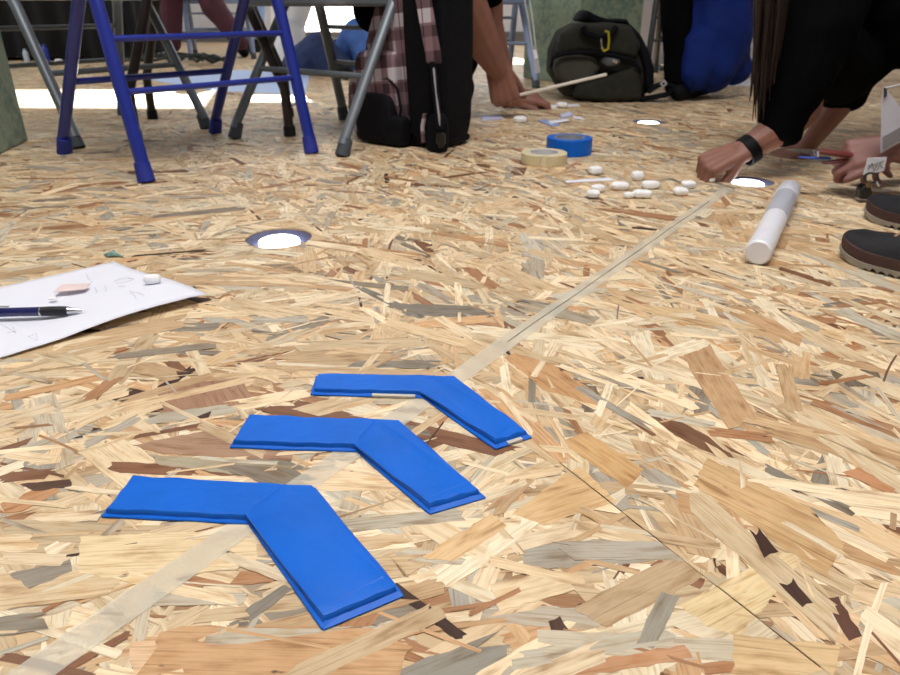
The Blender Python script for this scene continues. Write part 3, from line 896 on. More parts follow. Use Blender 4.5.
# ------------------------------------------------------------------ folding chairs
M_BOOT = mat('grey_boot', srgb(70, 78, 86), 0.7)
def folding_chair(label, m, boot, loc, rotz, back=True, group='metal folding chairs', seat_m=None, wd=0.44, dp=0.47, sz=0.368, sf=0.075, sr=0.235):
    t = thing('folding_chair', label, 'chair', (loc[0], loc[1], RES), rotz, group)
    hw, hd = wd / 2, dp / 2
    for s in (-1, 1):
        fl = [(s * hw, hd, 0.03), (s * hw * 0.99, hd - sf, 0.36), (s * hw * 0.97, hd - sf - 0.025, 0.43), (s * hw * 0.96, hd - 0.16, 0.52), (s * hw * 0.94, hd - 0.34, 0.80)]
        MB().tube(fl, 0.0158, 14).build('front_leg', m, t)
        MB().tube([(s * hw, hd + 0.003, 0.0), (s * hw, hd - 0.006, 0.045)], [0.0205, 0.0180], 14).build('foot_cap', boot, t, bevel=0.002)
        rl = [(s * (hw - 0.006), -hd, 0.03), (s * (hw - 0.018), -hd + sr, 0.36), (s * (hw - 0.02), -hd + sr + 0.035, 0.405)]
        MB().tube(rl, 0.0155, 14, flat=0.85).build('rear_leg', m, t)
        MB().tube([(s * (hw - 0.006), -hd - 0.004, 0.0), (s * (hw - 0.006), -hd + 0.016, 0.045)], [0.0205, 0.0180], 14).build('foot_cap', boot, t, bevel=0.002)
    yf = lambda z: hd - sf * (z - 0.03) / 0.33
    yr = lambda z: -hd + sr * (z - 0.03) / 0.33
    for z in (0.195, 0.305):
        MB().tube([(-hw, yf(z), z), (hw, yf(z), z)], 0.0075, 10).build('rung', m, t)
    MB().tube([(-hw + 0.012, yr(0.195), 0.195), (hw - 0.012, yr(0.195), 0.195)], 0.0085, 10).build('rung', m, t)
    # seat pan with a turned down lip
    pts = []
    for i in range(28):
        a = 2 * math.pi * i / 28
        e = 0.35
        x = math.copysign(abs(math.cos(a)) ** e, math.cos(a)) * (hw - 0.028)
        y = math.copysign(abs(math.sin(a)) ** e, math.sin(a)) * 0.195 - 0.005
        pts.append((x, y))
    MB().prism(pts, sz, sz + 0.036).build('seat', seat_m or m, t, bevel=0.008)
    if back:
        vs, fs = [], []
        for j in range(2):
            for i in range(9):
                u = -1 + i / 4
                for dz in (0.60, 0.78):
                    yy = hd - 0.16 - 0.18 * (dz - 0.52) / 0.28 - 0.03 * (1 - u * u) - j * 0.006
                    vs.append((u * (hw - 0.012), yy, dz))
        for j in range(2):
            for i in range(8):
                q = j * 18 + i * 2
                fs.append((q, q + 2, q + 3, q + 1))
        for i in range(8):
            fs.append((i * 2, i * 2 + 2, 18 + i * 2 + 2, 18 + i * 2)); fs.append((i * 2 + 1, i * 2 + 3, 18 + i * 2 + 3, 18 + i * 2 + 1))
        fs += [(0, 1, 19, 18), (16, 17, 35, 34)]
        MB().add(vs, fs).build('backrest', m, t)
    return t
def chair_from(front, rear):
    """centre and heading from the ground pixels of front and rear feet"""
    f = sum((Vector(p) if len(p) == 3 else G(*p) for p in front), Vector()) / len(front)
    r = sum((Vector(p) if len(p) == 3 else G(*p) for p in rear), Vector()) / len(rear)
    dv = (f - r).normalized()
    return (f + r) / 2, math.atan2(dv.y, dv.x) - math.pi / 2
M_BLUEM = mat('blue_enamel', srgb(28, 46, 146), 0.32, 0.0, var=0.05, coat=0.3)
M_GREYM = mat('grey_enamel', srgb(112, 120, 128), 0.4, 0.25, var=0.06)
M_DARKM = mat('dark_enamel', srgb(60, 62, 64), 0.45, 0.3, var=0.06)
c, rz = chair_from([(145, 178), (314, 156)], [(60, 152), (219, 138)])
folding_chair('bright blue metal folding chair', M_BLUEM, mat('blue_boot', srgb(34, 48, 150), 0.6), (-0.7291, 1.9743), -2.3187, wd=0.475, dp=0.493, sf=0.081, sr=0.257, sz=0.40)
E_, F_ = G(73, 145), G(212, 131)
rdir = (F_ - E_).normalized(); fdir = Vector((-rdir.y, rdir.x, 0))
E_ = F_ + Matrix.Rotation(0.15, 3, 'Z') @ (E_ - F_)
rdir = (F_ - E_).normalized(); fdir = Vector((-rdir.y, rdir.x, 0))
c = (E_ + F_) / 2 + fdir * 0.235
folding_chair('grey metal folding chair standing between the blue chair and the dark draped table', M_GREYM, M_BOOT, (-1.1446, 2.378), 0.9263, wd=0.445, dp=0.512, sf=0.097, sr=0.1935, sz=0.384)
a4, b4 = G(236, 138), G(343, 157)
rdir = (b4 - a4).normalized(); fdir = Vector((-rdir.y, rdir.x, 0))
c = (a4 + b4) / 2 + fdir * 0.235
folding_chair('grey metal folding chair straddling the checked backpack', M_GREYM, M_BOOT, (-0.3333, 2.2639), -0.6485, wd=0.478, dp=0.475, sf=0.079, sr=0.227)
chair4 = (c, fdir)
# chair right of the kneeling person
a5, b5 = G(464, 80), G(535, 88)
fdir = Vector((-0.22, 0.975, 0)); rdir = Vector((0.975, 0.22, 0))
c = b5 - rdir * 0.22 + fdir * 0.235
folding_chair('pale blue grey folding chair in front of the green pillar', mat('pale_enamel', srgb(140, 156, 190), 0.4, 0.2), M_BOOT, c, math.atan2(fdir.y, fdir.x) - math.pi / 2, wd=0.46)
folding_chair('dark grey folding chair behind the olive bag, before a white panel', M_DARKM, M_BOOT, (1.34, 4.15), math.radians(160))
folding_chair('pale folding chair carrying the person in maroon trousers', mat('pale_enamel', srgb(140, 156, 190)), M_BOOT, (-1.72, 5.72), math.radians(195))

# dark chair with cranked legs
hH, hC = G(153, 119), G(290, 136)
c = (hH + hC) / 2
dg = (hC - hH).normalized()
t = thing('stool', 'dark brown stool with cranked legs and black foot caps among the folding chairs', 'stool', (c.x, c.y, RES), math.atan2(dg.y, dg.x) - math.pi / 4)
M_BRN = mat('brown_enamel', srgb(58, 50, 46), 0.5, 0.2)
hs = (hC - hH).length / 2 / math.sqrt(2)
for ft in (hH, hC, G(289, 117), G(137, 141)):
    q = rel(t, ft); q.z = 0
    k1 = lambda f, z: Vector((q.x * f, q.y * f, z))
    MB().tube([k1(1, 0.02), k1(0.985, 0.14), k1(0.68, 0.34), k1(0.55, 0.44)], 0.0145, 10).build('leg', M_BRN, t)
    MB().tube([k1(1, 0), k1(1, 0.03)], [0.019, 0.018], 12).build('foot_cap', mat('black_cap', srgb(20, 20, 22), 0.7), t)
MB().lathe([(0.0001, 0.44), (0.155, 0.44), (0.165, 0.448), (0.165, 0.462), (0.155, 0.470), (0.0001, 0.474)], 32, closed=False).build('seat', M_BRN, t)

# ------------------------------------------------------------------ pillars
def pillar_material(name, c1, c2):
    m = mat(name, c1, 0.75, var=0.0, bump=0.4, bscale=45)
    nt = m.node_tree; b = nt.nodes['Principled BSDF']; L = nt.links.new
    tc = nt.nodes.new('ShaderNodeTexCoord')
    v = nt.nodes.new('ShaderNodeTexVoronoi'); v.inputs['Scale'].default_value = 55; L(tc.outputs['Object'], v.inputs['Vector'])
    n = nt.nodes.new('ShaderNodeTexNoise'); n.inputs['Scale'].default_value = 9; n.inputs['Detail'].default_value = 6; L(tc.outputs['Object'], n.inputs['Vector'])
    sp = nt.nodes.new('ShaderNodeSeparateColor'); L(v.outputs['Color'], sp.inputs[0])
    mx = nt.nodes.new('ShaderNodeMath'); mx.operation = 'MULTIPLY_ADD'; L(sp.outputs[0], mx.inputs[0]); mx.inputs[1].default_value = 0.4
    L(n.outputs['Fac'], mx.inputs[2])
    L(ramp(nt, mx.outputs[0], [(0.4, c1), (0.8, c2)]), b.inputs['Base Color'])
    return m
M_PIL = pillar_material('green_painted_pillar', srgb(92, 116, 106), srgb(136, 150, 128))
u_ = Vector((0.853, 0.523, 0)); v_ = Vector((-0.523, 0.853, 0))
cc = W(577, 60, 3.74); cc.z = 0
pc = cc + u_ * 0.21 + v_ * 0.22
o = MB().box((0, 0, 1.64), (0.42, 0.44, 3.28)).build('pillar', M_PIL, bevel=0.006)
o.location = (pc.x, pc.y, RES); o.rotation_euler.z = math.atan2(u_.y, u_.x)
tag(o, 'mottled green square pillar behind the olive bag', 'pillar')
pr, pl = G(29, 141), G(0, 155)
e = (pr - pl).normalized()
n_ = Vector((-e.y, e.x, 0))
pc = pr - e * 0.21 + n_ * 0.215
o = MB().box((0, 0, 1.64), (0.42, 0.43, 3.28)).build('pillar', M_PIL, bevel=0.006)
o.location = (pc.x, pc.y, RES); o.rotation_euler.z = math.atan2(e.y, e.x)
tag(o, 'mottled green square pillar beside the blue folding chair', 'pillar')

# ------------------------------------------------------------------ plaid backpack
def plaid():
    m = bpy.data.materials.new('checked_cloth'); m.use_nodes = True
    nt = m.node_tree; L = nt.links.new; N = nt.nodes.new
    b = nt.nodes['Principled BSDF']
    tc = N('ShaderNodeTexCoord')
    mp = N('ShaderNodeMapping'); mp.inputs['Rotation'].default_value = (0.0, 0.1, 0.35); mp.inputs['Scale'].default_value = (1, 1, 1)
    L(tc.outputs['Object'], mp.inputs[0])
    sx = N('ShaderNodeSeparateXYZ'); L(mp.outputs[0], sx.inputs[0])
    def band(sock, per, off, duty):
        a = N('ShaderNodeMath'); a.operation = 'MULTIPLY_ADD'; L(sock, a.inputs[0]); a.inputs[1].default_value = 1 / per; a.inputs[2].default_value = off
        f = N('ShaderNodeMath'); f.operation = 'FRACT'; L(a.outputs[0], f.inputs[0])
        g = N('ShaderNodeMath'); g.operation = 'LESS_THAN'; L(f.outputs[0], g.inputs[0]); g.inputs[1].default_value = duty
        return g.outputs[0]
    def add(a, b_):
        q = N('ShaderNodeMath'); q.operation = 'ADD'; L(a, q.inputs[0]); L(b_, q.inputs[1]); return q.outputs[0]
    xy = N('ShaderNodeMath'); xy.operation = 'ADD'; L(sx.outputs[0], xy.inputs[0]); L(sx.outputs[1], xy.inputs[1])
    tot = add(add(band(xy.outputs[0], 0.062, 0.1, 0.5), band(sx.outputs[2], 0.068, 0.3, 0.5)), add(band(xy.outputs[0], 0.124, 0.4, 0.3), band(sx.outputs[2], 0.136, 0.7, 0.3)))
    h = N('ShaderNodeMath'); h.operation = 'MULTIPLY'; L(tot, h.inputs[0]); h.inputs[1].default_value = 0.25
    n = N('ShaderNodeTexNoise'); n.inputs['Scale'].default_value = 300; L(tc.outputs['Object'], n.inputs['Vector'])
    col = ramp(nt, h.outputs[0], [(0.0, srgb(56, 38, 44)), (0.24, srgb(104, 80, 88)), (0.5, srgb(132, 106, 114)), (0.74, srgb(190, 182, 192)), (1.0, srgb(200, 194, 202))])
    L(col, b.inputs['Base Color']); b.inputs['Roughness'].default_value = 0.9
    bp = N('ShaderNodeBump'); bp.inputs['Strength'].default_value = 0.2; bp.inputs['Distance'].default_value = 0.002; L(n.outputs['Fac'], bp.inputs['Height']); L(bp.outputs[0], b.inputs['Normal'])
    return m
M_PLAID = plaid()
M_BLK = mat('black_nylon', srgb(13, 14, 20), 0.8, spec=0.15, var=0.2, scale=40, bump=0.15, bscale=200)
M_MESH = mat('black_mesh', srgb(20, 20, 26), 0.85, spec=0.15, var=0.3, scale=120)
BY = 2.085
bpk = thing('backpack', 'pink and white checked backpack with black panels standing under the grey chair', 'backpack', (W(414, 150, BY).x, BY, RES))
def B(x, y, dy=0.0):
    return rel(bpk, W(x, y, BY + dy))
def bag_box(name, m, cx, cy, cz, sx, sy, sz, parent, sub=2, rot=None, pinch=0.0, bev=0.0):
    bm = bmesh.new(); bmesh.ops.create_cube(bm, size=1)
    bmesh.ops.subdivide_edges(bm, edges=bm.edges, cuts=3, use_grid_fill=True)
    for v in bm.verts:
        x, y, z = v.co * 2
        k = 1 - 0.10 * max(0, (x * x * y * y + y * y * z * z + x * x * z * z) / 3 * 1.6)
        x, y, z = x * k, y * k, z * k
        puff = 1 + 0.05 * math.sin(z * 5 + x * 3 + cx * 40)
        q = Vector((x * sx / 2 * (1 - pinch * max(0, z)), y * sy / 2 * puff, z * sz / 2))
        if rot: q = rot @ q
        v.co = q + Vector((cx, cy, cz))
    me = bpy.data.meshes.new(name); bm.to_mesh(me); bm.free()
    me.materials.append(m)
    for f in me.polygons: f.use_smooth = True
    o = bpy.data.objects.new(name, me); C.objects.link(o)
    if parent is not None: o.parent = parent
    s = o.modifiers.new('subsurf', 'SUBSURF'); s.levels = s.render_levels = sub
    return o
# the bag: its front (pockets) faces left, its side faces the lens, its back and straps face right
bl = B(345, 150).x; br = B(442, 150).x
bag_box('main_compartment', M_PLAID, (bl + br) / 2 + 0.01, 0.085, 0.235, (br - bl) * 1.06, 0.18, 0.47, bpk, rot=Matrix.Rotation(0.12, 3, 'Y'), pinch=0.42)
bag_box('side_panel', M_BLK, B(423, 80).x, -0.002, 0.235, 0.080, 0.045, 0.46, bpk, rot=Matrix.Rotation(-0.05, 3, 'Y'))
pk = bag_box('front_pocket', M_PLAID, B(374, 110).x, -0.010, 0.148, 0.158, 0.07, 0.22, bpk)
bag_box('mesh_pouch', M_MESH, B(376, 125).x, -0.030, 0.074, 0.145, 0.060, 0.145, bpk)
lp = [B(x, y, -0.040) for x, y in ((352, 118), (362, 96), (376, 82), (392, 80), (404, 90), (408, 110), (406, 124))]
MB().tube([p for p in lp], 0.0038, 8).build('zip_tape', M_BLK, pk)
bag_box('side_pouch', M_BLK, B(402, 140).x, -0.035, 0.045, 0.080, 0.05, 0.085, bpk)
bag_box('bottom_guard', M_BLK, (bl + br) / 2 + 0.02, 0.075, 0.018, (br - bl) * 1.08, 0.17, 0.034, bpk, sub=1)
MB().chain([(B(337, 65, 0.12), 0.028), (B(330, 90, 0.10), 0.024), (B(325, 106, 0.08), 0.016)]).build('pocket_flap', M_BLK, bpk, remesh=0.006)
MB().chain([(B(336, 62, 0.06), 0.022), (B(328, 90, 0.05), 0.034), (B(330, 118, 0.045), 0.036), (B(338, 138, 0.03), 0.026)]).build('gusset', M_PLAID, bpk, remesh=0.006)
bag_box('back_panel', M_BLK, B(443, 90).x, 0.070, 0.25, 0.060, 0.15, 0.49, bpk)
st = MB()
pts = [B(x, y, -0.06) for x, y in ((435, -40), (441, 0), (446, 25), (451, 48), (453, 62))]
vs, fs = [], []
for p in pts:
    for dx, dy in ((-0.021, 0.0), (0.021, 0.006), (0.021, 0.020), (-0.021, 0.016)):
        vs.append((p.x + dx, p.y + dy, p.z))
for i in range(len(pts) - 1):
    for k in range(4):
        fs.append((i * 4 + k, i * 4 + (k + 1) % 4, i * 4 + 4 + (k + 1) % 4, i * 4 + 4 + k))
fs += [(3, 2, 1, 0), tuple((len(pts) - 1) * 4 + k for k in range(4))]
sh = st.add(vs, fs).build('shoulder_strap', M_PLAID, bpk, bevel=0.004)
MB().tube([B(x, y, -0.055) for x, y in ((453, 60), (455, 80), (458, 105), (461, 125))], 0.014, 8, flat=0.35).build('strap_webbing', M_BLK, bpk)
MB().tube([B(x, y, -0.060) for x, y in ((455, 66), (457, 90), (461, 112), (461, 122))], 0.0032, 6).build('strap_piping', mat('grey_piping', srgb(170, 170, 180), 0.6), bpk)
bx = B(463, 134, -0.06)
MB().box((bx.x, bx.y, bx.z), (0.026, 0.012, 0.030)).box((bx.x, bx.y, bx.z - 0.018), (0.016, 0.010, 0.012)).build('buckle', mat('black_plastic', srgb(14, 14, 18), 0.4), bpk, bevel=0.003)
MB().chain([(B(449, 120, -0.02), 0.030), (B(448, 140, -0.02), 0.034), (B(452, 148, -0.03), 0.022)]).build('hip_wing', M_BLK, bpk, remesh=0.006)
MB().tube([B(x, y, -0.05) for x, y in ((441, 112), (438, 125), (439, 140))], 0.009, 8, flat=0.4).build('wing_trim', M_PLAID, bpk)
MB().tube([B(x, y, -0.04) for x, y in ((437, -60), (452, -72), (462, -55))], 0.008, 8).build('grab_handle', M_BLK, bpk)

bpk.rotation_euler.z = -0.62

# ------------------------------------------------------------------ olive bag
OY = 3.10
M_OLV = mat('olive_canvas', srgb(46, 46, 41), 0.85, spec=0.15, var=0.15, scale=30, bump=0.2, bscale=150)
obg = thing('messenger_bag', 'bulky dark olive canvas bag with a yellow carabiner on its handle', 'bag', (W(602, 98, OY).x, OY, RES))
def O(x, y, dy=0.0):
    return rel(obg, W(x, y, OY + dy))
def sil(name, m, px, y0, y1, parent, bev=0.03, z0=None):
    """a stuffed panel: outline traced at distance OY, given depth and rounded"""
    f = [O(x, y, 0) for x, y in px]
    if z0 is not None:
        for p in f: p.z = max(p.z, z0)
    mb = MB()
    n = len(f)
    cen = sum(f, Vector()) / n
    rings = []
    dep = y1 - y0
    for t_, k in ((0.0, 0.80), (0.08, 0.92), (0.25, 1.0), (0.75, 1.0), (0.92, 0.93), (1.0, 0.82)):
        rings.append([Vector((cen.x + (p.x - cen.x) * k, y0 + dep * t_, cen.z + (p.z - cen.z) * k)) for p in f])
    vs = [p for r in rings for p in r]
    if z0 is not None:
        for p in vs: p.z = max(p.z, z0)
    fs = [tuple(range(n)), tuple((len(rings) - 1) * n + i for i in range(n - 1, -1, -1))]
    for r in range(len(rings) - 1):
        for i in range(n):
            j = (i + 1) % n
            fs.append((r * n + i, r * n + j, (r + 1) * n + j, (r + 1) * n + i))
    return mb.add(vs, fs).build(name, m, parent, remesh=0.008, smooth_it=5)
sil('main_body', M_OLV, [(566, 98), (552, 75), (553, 52), (562, 32), (578, 24), (628, 24), (643, 40), (652, 62), (653, 85), (648, 100), (600, 101)], 0.0, 0.26, obg, z0=0.0)
sil('lower_pocket', M_OLV, [(572, 97), (576, 84), (600, 78), (630, 66), (640, 70), (641, 99), (600, 102)], -0.05, 0.05, obg, z0=0.0)
sil('side_pocket', mat('olive_light', srgb(62, 62, 54), 0.85), [(553, 66), (556, 56), (575, 53), (594, 57), (600, 68), (590, 80), (566, 84), (556, 78)], -0.035, 0.05, obg)
sil('top_flap', M_OLV, [(556, 54), (560, 34), (576, 24), (606, 22), (630, 25), (641, 44), (636, 58), (600, 53), (575, 51)], -0.045, 0.10, obg)
sil('lid', M_BLK, [(577, 22), (582, 14), (587, 9), (597, 15), (612, 20), (630, 19), (634, 24), (606, 25)], 0.02, 0.2, obg)
sil('side_webbing', M_BLK, [(630, 22), (640, 32), (650, 52), (655, 70), (654, 92), (645, 96), (644, 70), (636, 45)], -0.02, 0.2, obg)
MB().tube([O(x, y, -0.055) for x, y in ((551, 68), (553, 58), (566, 53), (590, 52), (612, 55), (632, 60), (642, 72))], 0.008, 8).build('flap_piping', M_BLK, obg)
MB().tube([O(x, y, -0.065) for x, y in ((583, 26), (586, 33), (596, 37), (608, 37), (614, 31), (616, 26))], 0.013, 10).build('handle', M_BLK, obg)
sil('grey_lining', mat('grey_lining', srgb(84, 86, 92), 0.6), [(597, 60), (602, 55), (618, 58), (617, 64), (605, 66)], -0.06, -0.03, obg)
MB().tube([O(x, y, -0.062) for x, y in ((612, 60), (617, 62))], 0.007, 6).build('steel_tip', M_STEEL, obg)
cb = [O(x, y, -0.09) for x, y in ((605, 31), (608.5, 32), (609, 40), (608, 49), (604, 51), (602, 48))]
cbo = MB().tube(cb, 0.0048, 8).build('carabiner', mat('yellow_anodised', srgb(190, 180, 50), 0.35, 0.6), obg)
MB().tube([O(x, y, -0.09) for x, y in ((602, 48.5), (600.8, 38.5))], 0.0042, 8).build('carabiner_gate', M_STEEL, obg)
MB().tube([O(x, y, -0.02) for x, y in ((648, 92), (656, 86), (664, 83), (672, 86), (668, 94), (655, 97), (640, 99))], 0.022, 8, flat=0.5).build('floor_strap', M_BLK, obg)
tg = O(663.5, 83.5, -0.055)
MB().plate([tg + Vector((0, 0, 0.017)), tg + Vector((-0.015, 0, 0)), tg + Vector((0, 0, -0.017)), tg + Vector((0.015, 0, 0))], (0, -0.003, 0)).build('diamond_tag', mat('tag_grey', srgb(170, 172, 178), 0.6), obg, smooth=False)
MB().plate([tg + Vector((0, -0.0035, 0.007)), tg + Vector((-0.006, -0.0035, 0)), tg + Vector((0, -0.0035, -0.007)), tg + Vector((0.006, -0.0035, 0))], (0, -0.001, 0)).build('tag_eye', M_BLK, obg, smooth=False)

# ------------------------------------------------------------------ people
M_SKIN = mat('skin', srgb(140, 96, 82), 0.55, var=0.08, scale=25, sub=0.06)
M_SKIN2 = mat('skin_rosy', srgb(138, 96, 90), 0.55, var=0.08, scale=25, sub=0.06)
M_BLACKCL = mat('black_cloth', srgb(7, 8, 10), 0.95, spec=0.05, var=0.2, scale=12)
def depth_of(p):
    return p.y * CP + (H - p.z) * SP
class Rig:
    """capsule chains in local coordinates of a person's Empty"""
    def __init__(self, root):
        self.root, self.mb = root, MB()
    def px(self, *nodes):
        """nodes (x, y, Y, radius px) traced from the photo"""
        out = []
        for x, y, Y, r in nodes:
            p = W(x, y, Y)
            out.append((rel(self.root, p), r * depth_of(p) / F_PX))
        self.mb.chain(out); return self
    def m(self, *nodes):
        """nodes (x, y, z, radius) in metres"""
        self.mb.chain([(rel(self.root, (x, y, z)), r) for x, y, z, r in nodes]); return self
    def pm(self, *nodes):
        """nodes (x px, y px, Y, radius m)"""
        self.mb.chain([(rel(self.root, W(x, y, Y)), r) for x, y, Y, r in nodes]); return self
    def hand(self, wrist, d, n, side, curl, k=1.0, thumb=(0.55, 0.55, -0.45), spread=1.0):
        w_ = rel(self.root, wrist)
        d = Vector(d).normalized(); n = Vector(n); n = (n - d * n.dot(d)).normalized()
        s = d.cross(n) * side
        for i, (of, fk) in enumerate(((0.029, 0.93), (0.0095, 1.05), (-0.0105, 0.98), (-0.029, 0.78))):
            of *= k
            kn = w_ + d * (0.088 - 0.10 * abs(of - 0.005) * 2) * k + s * of + n * 0.003
            self.mb.capsule(w_ + s * of * 0.55, 0.0185 * k, kn, 0.0125 * k)
            a = 0.0
            p = kn
            c = curl[i] if isinstance(curl[i], (list, tuple)) else (curl[i],) * 3
            for ln, r0, r1, cu in ((0.044, 0.0105, 0.0092, c[0]), (0.027, 0.0092, 0.0082, c[1]), (0.021, 0.0082, 0.0068, c[2])):
                a += math.radians(cu)
                q = p + (d * math.cos(a) - n * math.sin(a) + s * of * 2.0 * (spread - 1)).normalized() * ln * fk * k
                self.mb.capsule(p, r0 * k, q, r1 * k)
                p = q
        b = w_ + d * 0.018 * k + s * 0.020 * k
        t1 = (d * thumb[0] + s * thumb[1] + n * thumb[2]).normalized()
        m1 = b + t1 * 0.042 * k
        t2 = (t1 + d * 0.5).normalized(); m2 = m1 + t2 * 0.032 * k
        m3 = m2 + (t2 + d * 0.4 - n * 0.2).normalized() * 0.024 * k
        self.mb.capsule(b, 0.017 * k, m1, 0.0125 * k).capsule(m1, 0.0122 * k, m2, 0.0105 * k).capsule(m2, 0.0105 * k, m3, 0.0085 * k)
        return self
    def head(self, c, face, up=(0, 0, 1)):
        c = rel(self.root, c); f = Vector(face).normalized(); u = Vector(up); u = (u - f * u.dot(f)).normalized(); s = f.cross(u)
        m = self.mb
        m.capsule(c - f * 0.025 + u * 0.035, 0.078, c + f * 0.03 + u * 0.035, 0.070)
        m.capsule(c + u * 0.0, 0.072, c + f * 0.035 - u * 0.075, 0.045)
        m.capsule(c + f * 0.085 + u * 0.015, 0.009, c + f * 0.108 - u * 0.022, 0.013)
        m.capsule(c + f * 0.078 - u * 0.055 + s * 0.018, 0.009, c + f * 0.078 - u * 0.055 - s * 0.018, 0.009)
        for k in (-1, 1):
            m.capsule(c + s * 0.076 * k + u * 0.02, 0.013, c + s * 0.078 * k - u * 0.02, 0.009)
            m.capsule(c + f * 0.076 + s * 0.030 * k + u * 0.034, 0.012, c + f * 0.080 + s * 0.034 * k + u * 0.034, 0.010)
        return self
    def build(self, name, m, voxel, **kw):
        return self.mb.build(name, m, self.root, remesh=voxel, **kw)

# --- person in black reaching down to the lamp
p1 = thing('person', 'person in black with long brown hair bending to reach the floor, wearing a wristband', 'person', (1.55, 2.10, RES))
r = Rig(p1)
wr = W(742, 151, 1.66)
r.pm((800, 110, 1.70, 0.046), (776, 130, 1.68, 0.040), (758, 141, 1.67, 0.031), (742, 151, 1.66, 0.027))
r.hand(wr, (-0.84, -0.05, -0.36), (-0.25, -0.35, 0.90), -1, [(58, 62, 40), (64, 62, 40), (68, 62, 40), (70, 64, 40)], 1.0, thumb=(0.75, 0.35, -0.75))
r.pm((856, 60, 1.92, 0.042), (838, 106, 1.92, 0.034), (818, 132, 1.92, 0.027), (804, 150, 1.92, 0.022))
r.pm((800, 110, 1.70, 0.046), (812, 30, 1.74, 0.05), (838, -50, 1.84, 0.06)); r.m(*[(v.x, v.y, v.z, 0.06) for v in (W(838, -50, 1.84), W(885, -110, 1.95), W(870, 0, 1.92), W(856, 60, 1.92))])
r.m(*[(v.x, v.y, v.z, 0.06) for v in (W(885, -110, 1.95), W(850, -125, 1.9))])
r.hand(W(804, 150, 1.92), (-0.75, 0.1, -0.35), (0, -0.4, 0.9), 1, [25, 28, 32, 36], 0.85)
hc = W(800, -120, 1.84)
r.head(hc, (-0.75, -0.35, -0.55))
r.m((hc.x + 0.03, hc.y + 0.02, hc.z + 0.0, 0.055), (hc.x + 0.16, hc.y + 0.08, hc.z - 0.02, 0.06), (W(850, -125, 1.9).x, 1.9, W(850, -125, 1.9).z, 0.06))
r.build('body', M_SKIN, 0.0032, smooth_it=4)
r = Rig(p1)
r.pm((780, 124, 1.68, 0.050), (795, 85, 1.70, 0.074), (812, 30, 1.74, 0.098), (838, -50, 1.84, 0.11), (885, -110, 1.95, 0.12))
r.pm((772, 132, 1.68, 0.031), (788, 133, 1.68, 0.034))
r.pm((812, 40, 1.74, 0.09), (842, 70, 1.88, 0.085), (880, 30, 1.95, 0.10), (930, -30, 2.05, 0.16))
r.pm((838, 96, 1.92, 0.044), (852, 96, 1.92, 0.040), (856, 50, 1.92, 0.08))
r.pm((905, 10, 1.90, 0.14), (885, -110, 1.95, 0.13), (960, -90, 2.05, 0.17))
r.m((1.25, 2.05, 0.52, 0.16), (1.58, 2.12, 0.52, 0.16))
r.build('black_top', M_BLACKCL, 0.008, wrinkle=0.012, wscale=0.07)
r = Rig(p1)
for yy in (2.02, 2.24):
    r.m((1.62, yy, 0.50, 0.12), (1.48, yy - 0.02, 0.58, 0.095), (1.40, yy, 0.50, 0.075), (1.58, yy, 0.12, 0.055))
r.build('trousers', mat('charcoal_cloth', srgb(34, 35, 40), 0.9, spec=0.1), 0.010, wrinkle=0.01, wscale=0.08)
for yy in (2.02, 2.24):
    q = rel(p1, (1.58, yy, 0.045))
    MB().capsule(q, 0.042, q + Vector((-0.15, 0, -0.008)), 0.034).build('shoe', M_BLK, p1)
hr = MB()
rr = random.Random(3)
for i in range(90):
    u = rr.random(); dpt = rr.uniform(-0.03, 0.05)
    x0 = 762 + u * 34
    xe = 752 + u * 26 + rr.uniform(-3, 3)
    ye = 122 - abs(u - 0.15) * 60 + rr.uniform(-22, 6)
    pts = []
    for k in range(7):
        t_ = k / 6
        x = x0 + (xe - x0) * t_ ** 1.3 + 2.0 * math.sin(t_ * 5 + i)
        pts.append(rel(p1, W(x, -125 + (ye + 125) * t_, 1.66 + dpt + 0.02 * math.sin(i) * t_)))
    hr.tube(pts, [0.008, 0.009, 0.009, 0.008, 0.006, 0.0035, 0.0008], 6)
hr.capsule(rel(p1, hc) + Vector((0.03, 0.02, 0.05)), 0.085, rel(p1, hc) + Vector((-0.02, 0.0, 0.045)), 0.08)
hr.build('hair', mat('brown_hair', srgb(34, 23, 20), 0.55, spec=0.25, var=0.3, scale=60), p1)
# wristband: a flat ring round the wrist
wd_ = (W(758, 143, 1.67) - W(741, 155, 1.66)).normalized()
wc = W(748, 150, 1.665)
bnd = MB()
a_ = wd_.cross(Vector((0, 0, 1))).normalized(); b_ = wd_.cross(a_)
vs, fs = [], []
for k in range(32):
    an = 2 * math.pi * k / 32
    for rr_, ww in ((0.0315, -0.0135), (0.035, -0.0125), (0.035, 0.0125), (0.0315, 0.0135)):
        vs.append(rel(p1, wc + (a_ * math.cos(an) + b_ * math.sin(an)) * rr_ + wd_ * ww))
for k in range(32):
    k2 = (k + 1) % 32
    for j in range(4):
        fs.append((k * 4 + j, k * 4 + (j + 1) % 4, k2 * 4 + (j + 1) % 4, k2 * 4 + j))
tag(bnd.add(vs, fs).build('wristband', mat('wristband_black', srgb(8, 9, 14), 0.6, spec=0.15), p1), 'black rubber wristband')

